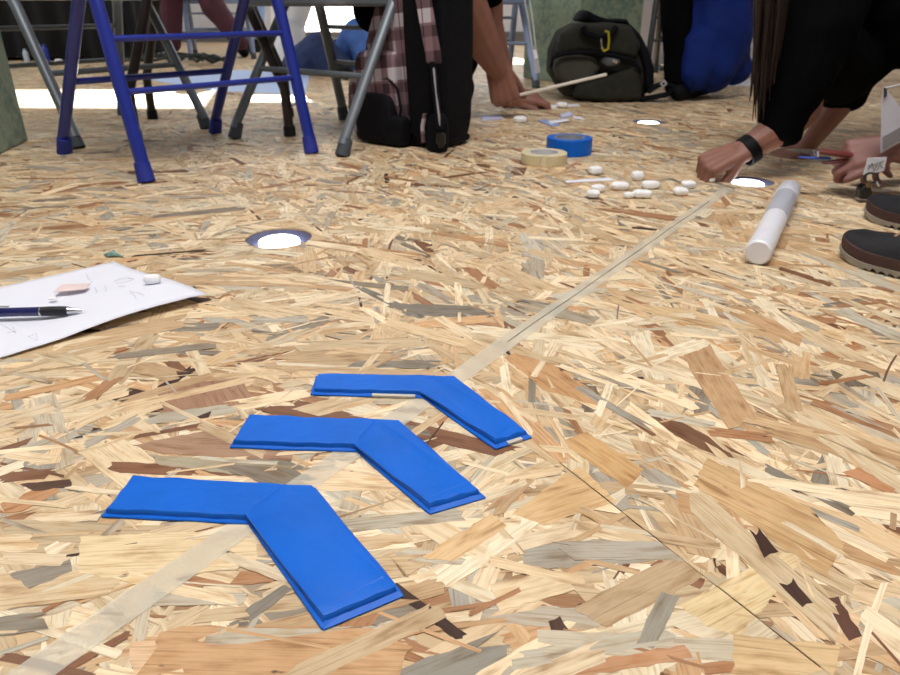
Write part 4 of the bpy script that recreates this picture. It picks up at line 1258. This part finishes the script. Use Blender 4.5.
# --- person with the serrated shoes, holding the knife
p2 = thing('person', 'crouching person in dark leather shoes with serrated pale soles, holding a red knife', 'person', (1.30, 1.42, RES))
r = Rig(p2)
w2 = W(893, 148, 1.50)
r.pm((1000, 120, 1.42, 0.050), (930, 150, 1.47, 0.040), (893, 148, 1.50, 0.029))
r.hand(w2, (-0.93, 0.08, -0.20), (0.05, -0.62, 0.80), -1, [(30, 70, 55), (55, 62, 45), (62, 62, 45), (66, 62, 45)], 0.95, thumb=(0.9, 0.45, -0.1))
r.m((1.34, 1.45, 0.84, 0.08), (1.33, 1.28, 0.82, 0.06), (1.28, 1.25, 0.60, 0.055), *[(v.x, v.y, v.z, 0.05) for v in (W(1000, 120, 1.42),)])
r.m((1.34, 1.45, 0.84, 0.08), (1.33, 1.62, 0.82, 0.06), (1.28, 1.65, 0.60, 0.055), *[(v.x, v.y, v.z, 0.05) for v in (W(1010, 110, 1.62),)])
r.m((1.34, 1.45, 0.84, 0.08), (1.32, 1.45, 0.90, 0.06))
r.pm((1010, 110, 1.62, 0.05), (955, 138, 1.62, 0.04), (915, 142, 1.60, 0.028))
r.hand(W(915, 142, 1.60), (-0.9, -0.2, -0.25), (0.1, 0.2, 0.95), 1, [20, 30, 38, 42], 0.9)
h2 = Vector((1.22, 1.45, 1.02))
r.head(h2, (-0.8, 0.1, -0.5))
r.m((h2.x + 0.03, h2.y, h2.z - 0.05, 0.055), (h2.x + 0.10, h2.y, h2.z - 0.16, 0.06))
r.build('body', M_SKIN2, 0.0034, smooth_it=4)
r = Rig(p2)
r.m((1.34, 1.45, 0.84, 0.13), (1.45, 1.45, 0.62, 0.15), (1.55, 1.45, 0.42, 0.16))
for s_, ex_, ey_ in ((-1, 1.12, 1.36), (1, 1.15, 1.62)):
    r.m((1.33, 1.45 + s_ * 0.17, 0.84, 0.075), (1.28, 1.45 + s_ * 0.2, 0.60, 0.06), (1.14, ey_, 0.42, 0.05))
r.build('jacket', mat('dark_jacket', srgb(34, 38, 46), 0.9), 0.010, wrinkle=0.01, wscale=0.08)
r = Rig(p2)
SH = []
for (tx, ty), (hx, hy) in (((842, 252), (900, 270)), ((866, 214), (900, 223))):
    a_, b_ = G(tx, ty, RES), G(hx, hy, RES)
    SH.append((a_, (b_ - a_).normalized()))
for (a_, d_), ky in zip(SH, (1.25, 1.62)):
    an = a_ + d_ * 0.235
    r.m((an.x, an.y, 0.15, 0.048), (1.16, ky, 0.50, 0.07), (1.50, 1.45 + (0.09 if ky > 1.4 else -0.09), 0.42, 0.10))
r.build('trousers', mat('charcoal_cloth', srgb(34, 35, 40)), 0.010, wrinkle=0.008, wscale=0.08)
M_UPPER = mat('dark_leather', srgb(36, 36, 40), 0.6, spec=0.25, var=0.12, bump=0.15, bscale=90)
M_FOX = mat('brown_welt', srgb(66, 42, 38), 0.6, var=0.15)
M_SOLE = mat('pale_sole', srgb(150, 142, 130), 0.7)
def shoe(a_, d_):
    s_ = Vector((-d_.y, d_.x, 0))
    base = rel(p2, a_); base.z = 0
    def P(x, y, z): return base + d_ * x + s_ * y + Vector((0, 0, z))
    Ln = 0.285
    def hwid(x):
        t_ = x / Ln
        w0 = 0.050 * (1 - (1 - min(1, t_ / 0.28)) ** 2.2) ** 0.5 if t_ < 0.28 else 0.050 - 0.015 * math.sin(min(1, (t_ - 0.28) / 0.4) * math.pi / 2)
        if t_ > 0.86: w0 *= max(0.02, 1 - ((t_ - 0.86) / 0.14) ** 2) ** 0.5
        return max(0.001, w0)
    xs = [Ln * (0.5 - 0.5 * math.cos(math.pi * i / 30)) for i in range(31)]
    outl = [(x, hwid(x)) for x in xs] + [(x, -hwid(x)) for x in reversed(xs[1:-1])]
    # resample the outline evenly for the saw teeth
    per, res = [0.0], []
    for i in range(len(outl)):
        a1, b1 = outl[i], outl[(i + 1) % len(outl)]
        per.append(per[-1] + math.hypot(b1[0] - a1[0], b1[1] - a1[1]))
    NT = 150
    for k in range(NT):
        q = per[-1] * k / NT
        i = max(j for j in range(len(outl)) if per[j] <= q)
        f = (q - per[i]) / max(1e-9, per[i + 1] - per[i])
        a1, b1 = outl[i], outl[(i + 1) % len(outl)]
        res.append((a1[0] + (b1[0] - a1[0]) * f, a1[1] + (b1[1] - a1[1]) * f))
    spring = lambda x: 0.010 * max(0, 1 - x / 0.07) ** 2
    def ring(z, k, teeth=False):
        out = []
        for i, (x, y) in enumerate(res):
            cx = 0.14
            zz = z + spring(x)
            if teeth: zz += (0.0, 0.0035, 0.007)[i % 3]
            out.append(P(cx + (x - cx) * k, y * k, zz))
        return out
    def loft(rings):
        n = NT; vs = [p for q in rings for p in q]; fs = [tuple(range(n - 1, -1, -1)), tuple((len(rings) - 1) * n + i for i in range(n))]
        for j in range(len(rings) - 1):
            for i in range(n):
                i2 = (i + 1) % n
                fs.append((j * n + i, j * n + i2, (j + 1) * n + i2, (j + 1) * n + i))
        return MB().add(vs, fs)
    so = loft([ring(0.0, 1.0, True), ring(0.0095, 1.005), ring(0.011, 1.0)]).build('outsole', M_SOLE, p2, smooth=False)
    so['label'] = 'pale serrated outsole'
    loft([ring(0.010, 0.985), ring(0.020, 1.0), ring(0.027, 0.985), ring(0.0275, 0.94)]).build('welt', M_FOX, p2)
    hts = [(0, 0.004), (0.02, 0.016), (0.06, 0.024), (0.10, 0.036), (0.15, 0.062), (0.19, 0.082), (0.25, 0.085), (0.28, 0.080)]
    def ht(x):
        for (x0, h0), (x1, h1) in zip(hts, hts[1:]):
            if x <= x1: return h0 + (h1 - h0) * (x - x0) / (x1 - x0)
        return hts[-1][1]
    vs, fs = [], []
    nx, na = 26, 15
    for i in range(nx):
        x = 0.004 + (Ln - 0.008) * (0.5 - 0.5 * math.cos(math.pi * i / (nx - 1)))
        for k in range(na):
            an = math.pi * k / (na - 1)
            y = math.cos(an); z = math.sin(an)
            y = math.copysign(abs(y) ** 0.7, y); z = z ** 0.75
            vs.append(P(x, y * hwid(x) * 0.95 * (1 - 0.25 * z), 0.024 + spring(x) + z * ht(x)))
    for i in range(nx - 1):
        for k in range(na - 1):
            q = i * na + k
            fs.append((q, q + 1, q + na + 1, q + na))
        fs.append((i * na, (i + 1) * na, (i + 1) * na + na - 1, i * na + na - 1))
    fs.append(tuple(range(na))); fs.append(tuple((nx - 1) * na + k for k in range(na - 1, -1, -1)))
    up = MB().add(vs, fs).build('upper', M_UPPER, p2)
    MB().tube([P(0.088, yy, 0.024 + 0.034 * (1 - abs(yy) * 12) + 0.004) for yy in (-0.02, -0.01, 0, 0.01, 0.02)], 0.0022, 6).build('lace', mat('tan_lace', srgb(170, 140, 110), 0.8), up)
    MB().tube([P(0.125, yy, 0.024 + 0.048 * (1 - abs(yy) * 10) + 0.005) for yy in (-0.02, -0.01, 0, 0.01, 0.02)], 0.0022, 6).build('lace', mat('tan_lace', srgb(170, 140, 110)), up)
for a_, d_ in SH:
    shoe(a_, d_)

# knife held by that person
kp = W(833, 156, 1.50)
kn = thing('pocket_knife', 'open pocket knife with dark red handle held above the floor', 'knife', kp)
def K(x, y, dy=0.0): return rel(kn, W(x, y, 1.50 + dy))
MB().tube([K(816, 151), (K(824, 152)), K(842, 154), K(862, 157)], [0.006, 0.0105, 0.011, 0.009], 12, flat=0.6).build('handle', mat('dark_red_plastic', srgb(112, 50, 47), 0.4), kn)
MB().tube([K(822, 163), K(832, 162), K(845, 160)], [0.004, 0.007, 0.006], 10, flat=0.6).build('handle_lever', mat('dark_red_plastic', srgb(112, 50, 47)), kn)
MB().plate([K(784, 149), K(797, 148.5), K(819, 150), K(818, 156), K(800, 153)], (0, 0.003, 0)).build('blade', M_STEEL, kn, smooth=False)
MB().tube([K(798, 157), K(812, 158), K(830, 158.5)], [0.003, 0.006, 0.005], 10, flat=0.5).build('blue_liner', mat('blue_liner', srgb(52, 84, 176), 0.4), kn)
MB().tube([K(817.5, 150, -0.006), K(818, 157, -0.006)], 0.0035, 8).build('collar', M_STEEL, kn)

# badge on that person's lanyard
bd = thing('badge_holder', 'grey plastic badge holder hanging in front of the black sleeve', 'badge', W(882, 120, 1.46))
def BD(x, y, dy=0.0): return rel(bd, W(x, y, 1.46 + dy))
MB().plate([BD(881, 153), BD(921, 131), BD(912, 122), BD(884, 86), BD(882, 100)], (0, 0.003, 0)).build('plastic_sleeve', mat('grey_sleeve', srgb(216, 216, 232), 0.3, var=0.03), bd, smooth=False)
MB().plate([BD(883, 150, -0.002), BD(916, 131, -0.002), BD(908, 123, -0.002), BD(883, 137, -0.002)], (0, 0.0012, 0)).build('card_insert', mat('grey_card', srgb(146, 144, 150), 0.7), bd, smooth=False)
MB().tube([BD(885, 97), BD(884.5, 88), BD(903, 84), BD(935, 20), BD(955, -60)], 0.0022, 6).build('cord', mat('white_cord', srgb(200, 200, 206), 0.7), bd)
MB().plate([BD(884, 99, -0.003), BD(887, 96, -0.003), BD(887, 89, -0.003), BD(884, 87, -0.003)], (0, 0.001, 0)).build('clip', M_STEEL, bd, smooth=False)

# keys with a white tag
ky = thing('key_fob', 'black key pouch with a scribbled white paper tag, by the toe of a dark shoe', 'keys', W(871, 199, 1.44))
def KY(x, y, dy=0.0): return rel(ky, W(x, y, 1.44 + dy))
MB().plate([KY(863, 175), KY(884, 171), KY(887, 157), KY(868, 158)], (0, 0.0012, 0)).build('paper_tag', M_PAPER, ky, smooth=False)
for pts in (((868, 170), (872, 163), (874, 171), (877, 165)), ((877, 170), (880, 164), (883, 168)), ((868, 166), (876, 164), (884, 161))):
    MB().tube([KY(x, y, -0.0012) for x, y in pts], 0.0006, 4).build('ink_mark', M_BLK, ky)
MB().tube([KY(871 + 7 * math.cos(a), 178 + 5 * math.sin(a)) for a in [k * math.pi / 8 for k in range(17)]], 0.0022, 6, cap=False).build('split_ring', mat('dark_steel', srgb(70, 74, 80), 0.4, 0.8), ky)
MB().tube([KY(869, 181), KY(868.5, 187)], 0.005, 8).build('brass_swivel', mat('brass', srgb(150, 128, 84), 0.4, 0.7), ky)
sil_ = [KY(x, y, 0) for x, y in ((861, 190), (866, 185), (871, 186), (873, 192), (872, 200), (860, 199.5))]
MB().plate(sil_, (0, 0.022, 0)).build('pouch', mat('black_plastic', srgb(14, 14, 18)), ky, bevel=0.003)
MB().tube([KY(876, 181), KY(879, 186)], 0.0022, 6).build('key', M_STEEL, ky)

# --- kneeling person with the white rod
p4 = thing('person', 'kneeling person in black behind the checked backpack, leaning on the floor', 'person', (0.02, 2.80, RES))
r = Rig(p4)
w1 = W(498, 68, 2.60)
r.pm((444, -45, 2.42, 0.060), (463, 0, 2.46, 0.072), (478, 33, 2.52, 0.064), (490, 55, 2.57, 0.050), (498, 68, 2.60, 0.041))
r.hand(w1, (0.28, 0.05, -0.95), (-0.15, -0.95, -0.05), -1, [(55, 85, 60), (58, 85, 60), (60, 85, 60), (62, 85, 60)], 1.30, thumb=(0.75, 0.35, -0.6))
w2_ = W(509, 97, 2.90); w2_.z = 0.045
r.pm((489, -20, 2.75, 0.05), (491, 25, 2.82, 0.045)); r.mb.chain([(rel(p4, W(491, 25, 2.82)), 0.045), (rel(p4, w2_), 0.034)])
r.hand(w2_, (0.95, -0.12, -0.05), (0.0, -0.35, 0.93), 1, [(12, 45, 40), (22, 50, 45), (35, 55, 45), (45, 55, 45)], 1.2, thumb=(0.9, 0.35, -0.3))
r.m((0.10, 2.72, 0.72, 0.06), (0.02, 2.60, 0.74, 0.055)); v = W(444, -45, 2.42); r.m((0.02, 2.60, 0.74, 0.055), (v.x, v.y, v.z, 0.058))
v = W(489, -20, 2.75); r.m((0.10, 2.72, 0.72, 0.06), (0.16, 2.84, 0.72, 0.055), (v.x, v.y, v.z, 0.05)); r.m((0.10, 2.72, 0.72, 0.06), (0.14, 2.72, 0.80, 0.06))
h4 = Vector((0.30, 2.62, 0.86))
r.head(h4, (0.55, -0.35, -0.75))
r.m((h4.x - 0.04, h4.y + 0.03, h4.z - 0.02, 0.06), (0.14, 2.72, 0.80, 0.065))
r.build('body', M_SKIN, 0.0042, smooth_it=4)
r = Rig(p4)
r.m((0.10, 2.72, 0.72, 0.15), (-0.06, 2.82, 0.58, 0.16), (-0.18, 2.95, 0.42, 0.17))
r.m((0.02, 2.60, 0.74, 0.09), (0.0, 2.47, 0.60, 0.085)); r.pm((455, -55, 2.45, 0.085), (448, 0, 2.48, 0.055))
r.m((0.16, 2.84, 0.74, 0.085)); r.m((0.16, 2.84, 0.72, 0.085), (0.155, 2.80, 0.52, 0.07)); r.pm((489, -45, 2.74, 0.065), (489, -8, 2.76, 0.056))
r.build('black_shirt', M_BLACKCL, 0.010, wrinkle=0.012, wscale=0.08)
r = Rig(p4)
r.m((-0.18, 2.95, 0.40, 0.16), (0.0, 2.78, 0.20, 0.11)); r.pm((448, 60, 2.66, 0.085), (452, 94, 2.72, 0.080))
r.m((0.01, 2.76, 0.09, 0.085), (-0.32, 3.08, 0.07, 0.065)); r.m((-0.22, 3.05, 0.38, 0.14), (-0.05, 3.02, 0.10, 0.085), (-0.35, 3.22, 0.07, 0.065))
r.build('trousers', M_BLACKCL, 0.010, wrinkle=0.008, wscale=0.08)
hrm = MB(); hrm.capsule(rel(p4, h4) + Vector((-0.03, 0.02, 0.06)), 0.084, rel(p4, h4) + Vector((0.01, 0.0, 0.065)), 0.08).build('hair', mat('dark_hair', srgb(36, 28, 26), 0.6), p4)
wb = MB()
for k in range(24):
    pass
vs, fs = [], []
for k in range(28):
    an = 2 * math.pi * k / 28
    for rr_, xx in ((0.036, -0.016), (0.040, -0.014), (0.040, 0.014), (0.036, 0.016)):
        vs.append(rel(p4, w2_ + Vector((xx - 0.004, math.cos(an) * rr_, math.sin(an) * rr_))))
for k in range(28):
    k2 = (k + 1) % 28
    for j in range(4):
        fs.append((k * 4 + j, k * 4 + (j + 1) % 4, k2 * 4 + (j + 1) % 4, k2 * 4 + j))
tag(wb.add(vs, fs).build('watch', mat('wristband_black', srgb(12, 14, 22)), p4), 'black watch strap')
a_, b_ = W(496, 100.5, 2.60), W(606, 74.5, 2.74)
c_ = (a_ + b_) / 2
rod = tag(MB().tube([a_ - c_, (a_ * 0.6 + b_ * 0.4) - c_, b_ - c_], [0.0055, 0.006, 0.0055], 12).build('rod', mat('cream_rod', srgb(225, 218, 205), 0.5)), 'thin cream rod held in the fist of the kneeling person', 'rod')
rod.location = c_
la = thing('lanyard', 'thin double lanyard cord with a clear badge hanging beside the kneeling arm', 'lanyard', W(537, 73, 2.50))
def LA(x, y, dy=0.0): return rel(la, W(x, y, 2.50 + dy))
for x0, x1 in ((524.5, 532), (529.5, 535.5)):
    MB().tube([LA(x0 - 9, -80), LA(x0, 0), LA((x0 + x1) / 2 + 0.4, 22), LA(x1, 46)], 0.0026, 6).build('cord', mat('pale_cord', srgb(196, 200, 204), 0.6), la)
MB().plate([LA(532, 46), LA(536.5, 45.5), LA(540.5, 72.5), LA(535, 73.5)], (0, 0.004, 0)).build('badge_sleeve', mat('clear_badge', srgb(196, 198, 208), 0.15, alpha=0.75), la, smooth=False)
MB().plate([LA(533, 50, -0.001), LA(536, 49.5, -0.001), LA(538, 58, -0.001), LA(534.5, 59, -0.001)], (0, 0.0008, 0)).build('badge_card', M_PAPER, la, smooth=False)

# --- person in blue
p3 = thing('person', 'crouching person in royal blue trousers with one black leg, beside the olive bag', 'person', (1.10, 3.30, RES))
r = Rig(p3)
r.pm((716, -60, 3.30, 0.19), (716, 0, 3.28, 0.155), (716, 40, 3.24, 0.150), (710, 66, 3.20, 0.115))
r.pm((716, 40, 3.24, 0.14), (734, 66, 3.26, 0.080)); r.pm((702, 50, 3.18, 0.10), (696, 74, 3.12, 0.066))
r.m((1.15, 3.30, 0.5, 0.19), (1.25, 3.45, 0.55, 0.19))
r.build('blue_trousers', mat('royal_blue_cloth', srgb(15, 36, 102), 0.8, spec=0.15, var=0.15, scale=8), 0.010, wrinkle=0.022, wscale=0.09)
r = Rig(p3)
r.pm((676, -40, 3.24, 0.07), (677, 20, 3.22, 0.066), (678, 60, 3.20, 0.060), (676, 84, 3.16, 0.052))
r.m((1.20, 3.40, 0.62, 0.17), (1.25, 3.40, 0.95, 0.16)); r.m((1.12, 3.25, 0.95, 0.07), (1.02, 3.2, 0.75, 0.055), (1.10, 3.05, 0.68, 0.05)); r.m((1.40, 3.4, 0.95, 0.07), (1.45, 3.3, 0.70, 0.05))
r.build('black_jacket', M_BLACKCL, 0.010, wrinkle=0.01, wscale=0.08)
r = Rig(p3)
h3 = Vector((1.18, 3.25, 1.22)); r.head(h3, (-0.5, -0.7, -0.4)); r.m((h3.x + 0.02, h3.y + 0.02, h3.z - 0.05, 0.055), (1.24, 3.36, 1.05, 0.06))
r.m((1.24, 3.36, 1.05, 0.06), (1.12, 3.25, 0.95, 0.05), (1.02, 3.2, 0.75, 0.04), (1.10, 3.06, 0.68, 0.035), (1.14, 3.02, 0.68, 0.028)); r.hand((1.14, 3.02, 0.68), (0.9, -0.1, 0.05), (0, -0.3, 0.9), 1, [20, 25, 30, 35])
r.build('body', M_SKIN, 0.005)
a_ = rel(p3, G(703, 96)); b_ = rel(p3, G(672, 101))
MB().capsule(a_ + Vector((0, 0, 0.045)), 0.042, b_ + Vector((0.02, 0.0, 0.036)), 0.035).build('shoe', M_BLK, p3)
MB().capsule(rel(p3, h3) + Vector((0.02, 0.03, 0.055)), 0.086, rel(p3, h3) + Vector((0, 0, 0.06)), 0.08).build('hair', mat('dark_hair', srgb(36, 28, 26)), p3)

# --- person in jeans seated on the floor
p6 = thing('person', 'person in blue jeans and sunlit white shirt sitting on the floor behind chairs', 'person', (-0.78, 4.45, RES))
r = Rig(p6)
r.pm((296, 66, 4.40, 0.085), (319, 50, 4.25, 0.10), (338, 68, 4.20, 0.075)); r.pm((300, 68, 4.42, 0.10), (330, 70, 4.35, 0.08))
r.build('dark_jeans', mat('dark_denim', srgb(34, 50, 92), 0.85, var=0.3, scale=20), 0.010, wrinkle=0.015, wscale=0.06)
r = Rig(p6)
r.pm((340, 66, 4.45, 0.085), (357, 34, 4.35, 0.085), (366, 60, 4.25, 0.07), (366, 70, 4.22, 0.06))
r.build('jeans_leg', mat('blue_denim', srgb(66, 104, 176), 0.85, var=0.2, scale=20), 0.010, wrinkle=0.015, wscale=0.06)
r = Rig(p6)
r.pm((292, 60, 4.55, 0.09), (288, 25, 4.58, 0.10), (296, -40, 4.60, 0.16))
r.m((-0.78, 4.6, 0.55, 0.17), (-0.76, 4.55, 0.80, 0.15))
r.build('white_shirt', mat('white_cotton', srgb(236, 236, 232), 0.9, var=0.03), 0.010, wrinkle=0.02, wscale=0.08)
r = Rig(p6)
h6 = Vector((-0.72, 4.45, 1.08)); r.head(h6, (0.3, -0.85, -0.3)); r.m((-0.74, 4.50, 1.02, 0.055), (-0.76, 4.55, 0.88, 0.06))
r.m((-0.76, 4.55, 0.88, 0.06), (-0.60, 4.5, 0.82, 0.05), (-0.55, 4.35, 0.62, 0.04), (-0.66, 4.22, 0.52, 0.03)); r.hand((-0.66, 4.22, 0.52), (-0.6, -0.4, -0.2), (0, 0, 1), 1, [25, 28, 30, 34])
r.build('body', M_SKIN, 0.005)
MB().capsule(rel(p6, h6) + Vector((0, 0.03, 0.055)), 0.086, rel(p6, h6) + Vector((0, 0, 0.06)), 0.08).build('hair', mat('dark_hair', srgb(36, 28, 26)), p6)
q_ = rel(p6, G(340, 78)); MB().capsule(q_ + Vector((0, 0.03, 0.045)), 0.043, q_ + Vector((0.05, -0.10, 0.036)), 0.034).build('shoe', M_BLK, p6)
q_ = rel(p6, G(368, 78)); MB().capsule(q_ + Vector((0, 0.03, 0.045)), 0.043, q_ + Vector((0.05, -0.10, 0.036)), 0.034).build('shoe', M_BLK, p6)

# --- person in maroon seated far back
p5 = thing('person', 'seated person in maroon trousers far behind the blue chair', 'person', (-1.72, 5.72, RES))
r = Rig(p5)
r.m((-1.72, 5.76, 0.50, 0.11), (-1.68, 5.42, 0.50, 0.09)); r.m((-1.68, 5.42, 0.50, 0.09), *[(v.x, v.y, v.z, q) for v, q in ((W(212, 5, 5.36), 0.085), (W(236, 36, 5.32), 0.062), (W(240, 42, 5.32), 0.055))])
r.m((-1.72, 5.76, 0.50, 0.11), (-1.92, 5.38, 0.50, 0.09), (-1.95, 5.34, 0.12, 0.06))
r.build('maroon_trousers', mat('maroon_cloth', srgb(70, 30, 44), 0.85), 0.012, wrinkle=0.012, wscale=0.08)
r = Rig(p5)
r.m((-1.72, 5.78, 0.58, 0.14), (-1.72, 5.80, 0.98, 0.15)); r.m((-1.72, 5.8, 0.98, 0.09), (-1.92, 5.75, 1.0, 0.07), (-1.95, 5.6, 0.75, 0.055)); r.m((-1.72, 5.8, 0.98, 0.09), (-1.52, 5.75, 1.0, 0.07), (-1.50, 5.6, 0.75, 0.055))
r.build('dark_shirt', M_BLACKCL, 0.012, wrinkle=0.01)
r = Rig(p5)
r.head((-1.70, 5.74, 1.32), (0.1, -0.95, -0.2)); r.m((-1.71, 5.76, 1.25, 0.055), (-1.72, 5.8, 1.05, 0.06))
for sx, sd in ((-1, 1), (1, -1)):
    r.m((-1.72, 5.8, 1.05, 0.06), (-1.72 + sx * 0.19, 5.75, 1.0, 0.05), (-1.72 + sx * 0.22, 5.6, 0.75, 0.045), (-1.72 + sx * 0.12, 5.4, 0.64, 0.03)); r.hand((-1.72 + sx * 0.12, 5.4, 0.64), (-sx * 0.3, -0.8, -0.2), (0, 0, 1), sd, [20, 25, 28, 30])
r.build('body', M_SKIN, 0.006)
for q_ in (rel(p5, G(244, 57)), rel(p5, (-1.95, 5.26, 0))):
    q_.z = 0
    MB().capsule(q_ + Vector((-0.02, 0.06, 0.045)), 0.043, q_ + Vector((0.03, -0.08, 0.036)), 0.034).build('shoe', M_BLK, p5)
MB().capsule(rel(p5, (-1.70, 5.77, 1.37)), 0.088, rel(p5, (-1.70, 5.73, 1.38)), 0.082).build('hair', mat('dark_hair', srgb(36, 28, 26)), p5)

# ------------------------------------------------------------------ background things
# black draped table
t = thing('draped_table', 'long table hung with a black cloth at the back behind the grey chair', 'table', (-3.02, 5.75, RES))
vs, fs = [], []
loop = []
hx, hy = 0.74, 0.36
for a0, a1, n in (((-hx, -hy), (hx, -hy), 60), ((hx, -hy), (hx, hy), 24), ((hx, hy), (-hx, hy), 60), ((-hx, hy), (-hx, -hy), 24)):
    for k in range(n):
        f = k / n
        loop.append((a0[0] + (a1[0] - a0[0]) * f, a0[1] + (a1[1] - a0[1]) * f))
n = len(loop)
for z, amp in ((0.02, 0.022), (0.35, 0.016), (0.72, 0.004), (0.745, 0.0)):
    for i, (x, y) in enumerate(loop):
        k = 1 + 0.0
        nx_ = (0, -1) if y <= -hy + 1e-6 else ((1, 0) if x >= hx - 1e-6 else ((0, 1) if y >= hy - 1e-6 else (-1, 0)))
        o_ = amp * math.sin(i * 0.9)
        vs.append((x + nx_[0] * o_, y + nx_[1] * o_, z))
for r_ in range(3):
    for i in range(n):
        fs.append((r_ * n + i, r_ * n + (i + 1) % n, (r_ + 1) * n + (i + 1) % n, (r_ + 1) * n + i))
fs.append(tuple(3 * n + i for i in range(n)))
MB().add(vs, fs).build('black_drape', mat('black_drape', srgb(10, 10, 13), 0.95), t)
for sx in (-1, 1):
    for sy in (-1, 1):
        MB().tube([(sx * 0.66, sy * 0.3, 0), (sx * 0.66, sy * 0.3, 0.72)], 0.016, 10).build('leg', M_DARKM, t)
# low dark riser beyond the cables
t = MB().box((0, 0, 0.05), (1.5, 0.3, 0.1)).build('floor_riser', mat('dark_riser', srgb(34, 36, 38), 0.8), bevel=0.006)
t.location = (-1.05, 6.45, RES); tag(t, 'low dark riser board on the floor behind the maroon trousers', 'riser')
# bottles by the drape
def bottle(x, y, hgt, rad, m, cap, label):
    p = G(x, y, RES)
    t = thing('bottle', label, 'bottle', p)
    MB().lathe([(0.0001, 0), (rad * 0.95, 0), (rad, 0.006), (rad, hgt * 0.72), (rad * 0.85, hgt * 0.8), (rad * 0.5, hgt * 0.86), (rad * 0.5, hgt * 0.9), (0.0001, hgt * 0.9)], 20, closed=False).build('bottle_body', m, t)
    MB().lathe([(0.0001, hgt * 0.88), (rad * 0.6, hgt * 0.88), (rad * 0.6, hgt), (0.0001, hgt)], 16, closed=False).build('bottle_cap', cap, t)
bottle(47.5, 62, 0.115, 0.021, mat('blue_bottle', srgb(42, 62, 170), 0.35), mat('blue_bottle', srgb(42, 62, 170)), 'small blue bottle on the floor by the black drape')
bottle(27.5, 62, 0.085, 0.018, mat('pale_bottle', srgb(190, 205, 220), 0.3), mat('pale_bottle', srgb(190, 205, 220)), 'small pale bottle on the floor by the black drape')
bottle(125, 56, 0.10, 0.02, mat('blue_bottle', srgb(42, 62, 170)), M_PAPER, 'small blue bottle with a white top behind the grey chair legs')
blob('foam_block', None, M_FOAM, 'white block on the floor between blue bottle and blue chair leg', 'foam block', 59, 62, RES, (0.05, 0.04, 0.02), 0.0, seed=41)
# cables
cbl = random.Random(5)
pts = []
c0 = G(166, 65, 0.0)
for k in range(70):
    t_ = k / 69
    pts.append((-0.30 + 0.70 * t_ + 0.09 * math.sin(k * 0.9) + cbl.uniform(-0.02, 0.02), 0.10 * math.sin(k * 0.63) + cbl.uniform(-0.04, 0.04), 0.012 + 0.045 * abs(math.sin(k * 0.8)) + cbl.uniform(0, 0.01)))
cb_ = tag(MB().tube(pts, 0.010, 6).build('cable', mat('dark_green_cable', srgb(28, 40, 38), 0.6)), 'tangled dark green cable lying on the floor at the back', 'cable')
cb_.location = (c0.x, c0.y, RES)
# large pale blue sheet
flat_card('poster_sheet', [(150, 80), (215, 91), (305, 95), (310, 76), (300, 73), (232, 70)], 'large pale blue sheet lying on the floor behind the blue chair', 'sheet', mat('pale_blue_sheet', srgb(176, 196, 232), 0.7, var=0.03), 0.0015)
# pale blue cloth bag hanging
bb = thing('cloth_bag', 'pale blue cloth bag hanging behind the crossing dark chair legs', 'bag', W(256, 20, 4.9))
r = Rig(bb)
r.pm((255, -20, 4.9, 0.05), (257, 8, 4.9, 0.052), (260, 22, 4.9, 0.03))
r.build('bag_body', mat('pale_blue_cloth', srgb(150, 184, 232), 0.8), 0.008, wrinkle=0.015, wscale=0.05)
MB().tube([rel(bb, W(x, y, 4.9)) for x, y in ((250, -22), (250, -60), (262, -60), (262, -22))], 0.008, 6).build('bag_strap', mat('pale_blue_cloth', srgb(150, 184, 232)), bb)
# black bag under the seat of the grey chair
bs = thing('sling_bag', 'black rounded bag slung under the seat of the chair over the checked backpack', 'bag', W(378, 20, 2.42))
r = Rig(bs)
r.pm((372, -6, 2.42, 0.05), (376, 10, 2.42, 0.075), (390, 14, 2.44, 0.085), (402, 4, 2.46, 0.08))
r.build('bag_body', M_BLACKCL, 0.008, wrinkle=0.01)
MB().tube([rel(bs, W(x, y, 2.42)) for x, y in ((366, -4), (372, -18), (390, -20), (398, -6))], 0.008, 6).build('bag_strap', M_BLK, bs)
# white panel
t = thing('partition_panel', 'white partition panel standing behind the dark grey folding chair', 'panel', (1.75, 4.75, RES))
MB().box((0, 0, 1.0), (1.25, 0.04, 1.95)).build('panel_board', mat('white_panel', srgb(214, 212, 222), 0.6, var=0.02), t, bevel=0.004)
for sx in (-0.45, 0.45):
    MB().box((sx, 0, 0.012), (0.05, 0.4, 0.024)).build('panel_foot', M_GREYM, t, bevel=0.004)
flat_card('paper_sheet', [(724, 84), (727, 87), (768, 86), (764, 80), (742, 79)], 'white paper on the floor beyond the blue trousers', 'paper', M_PAPER, 0.006)
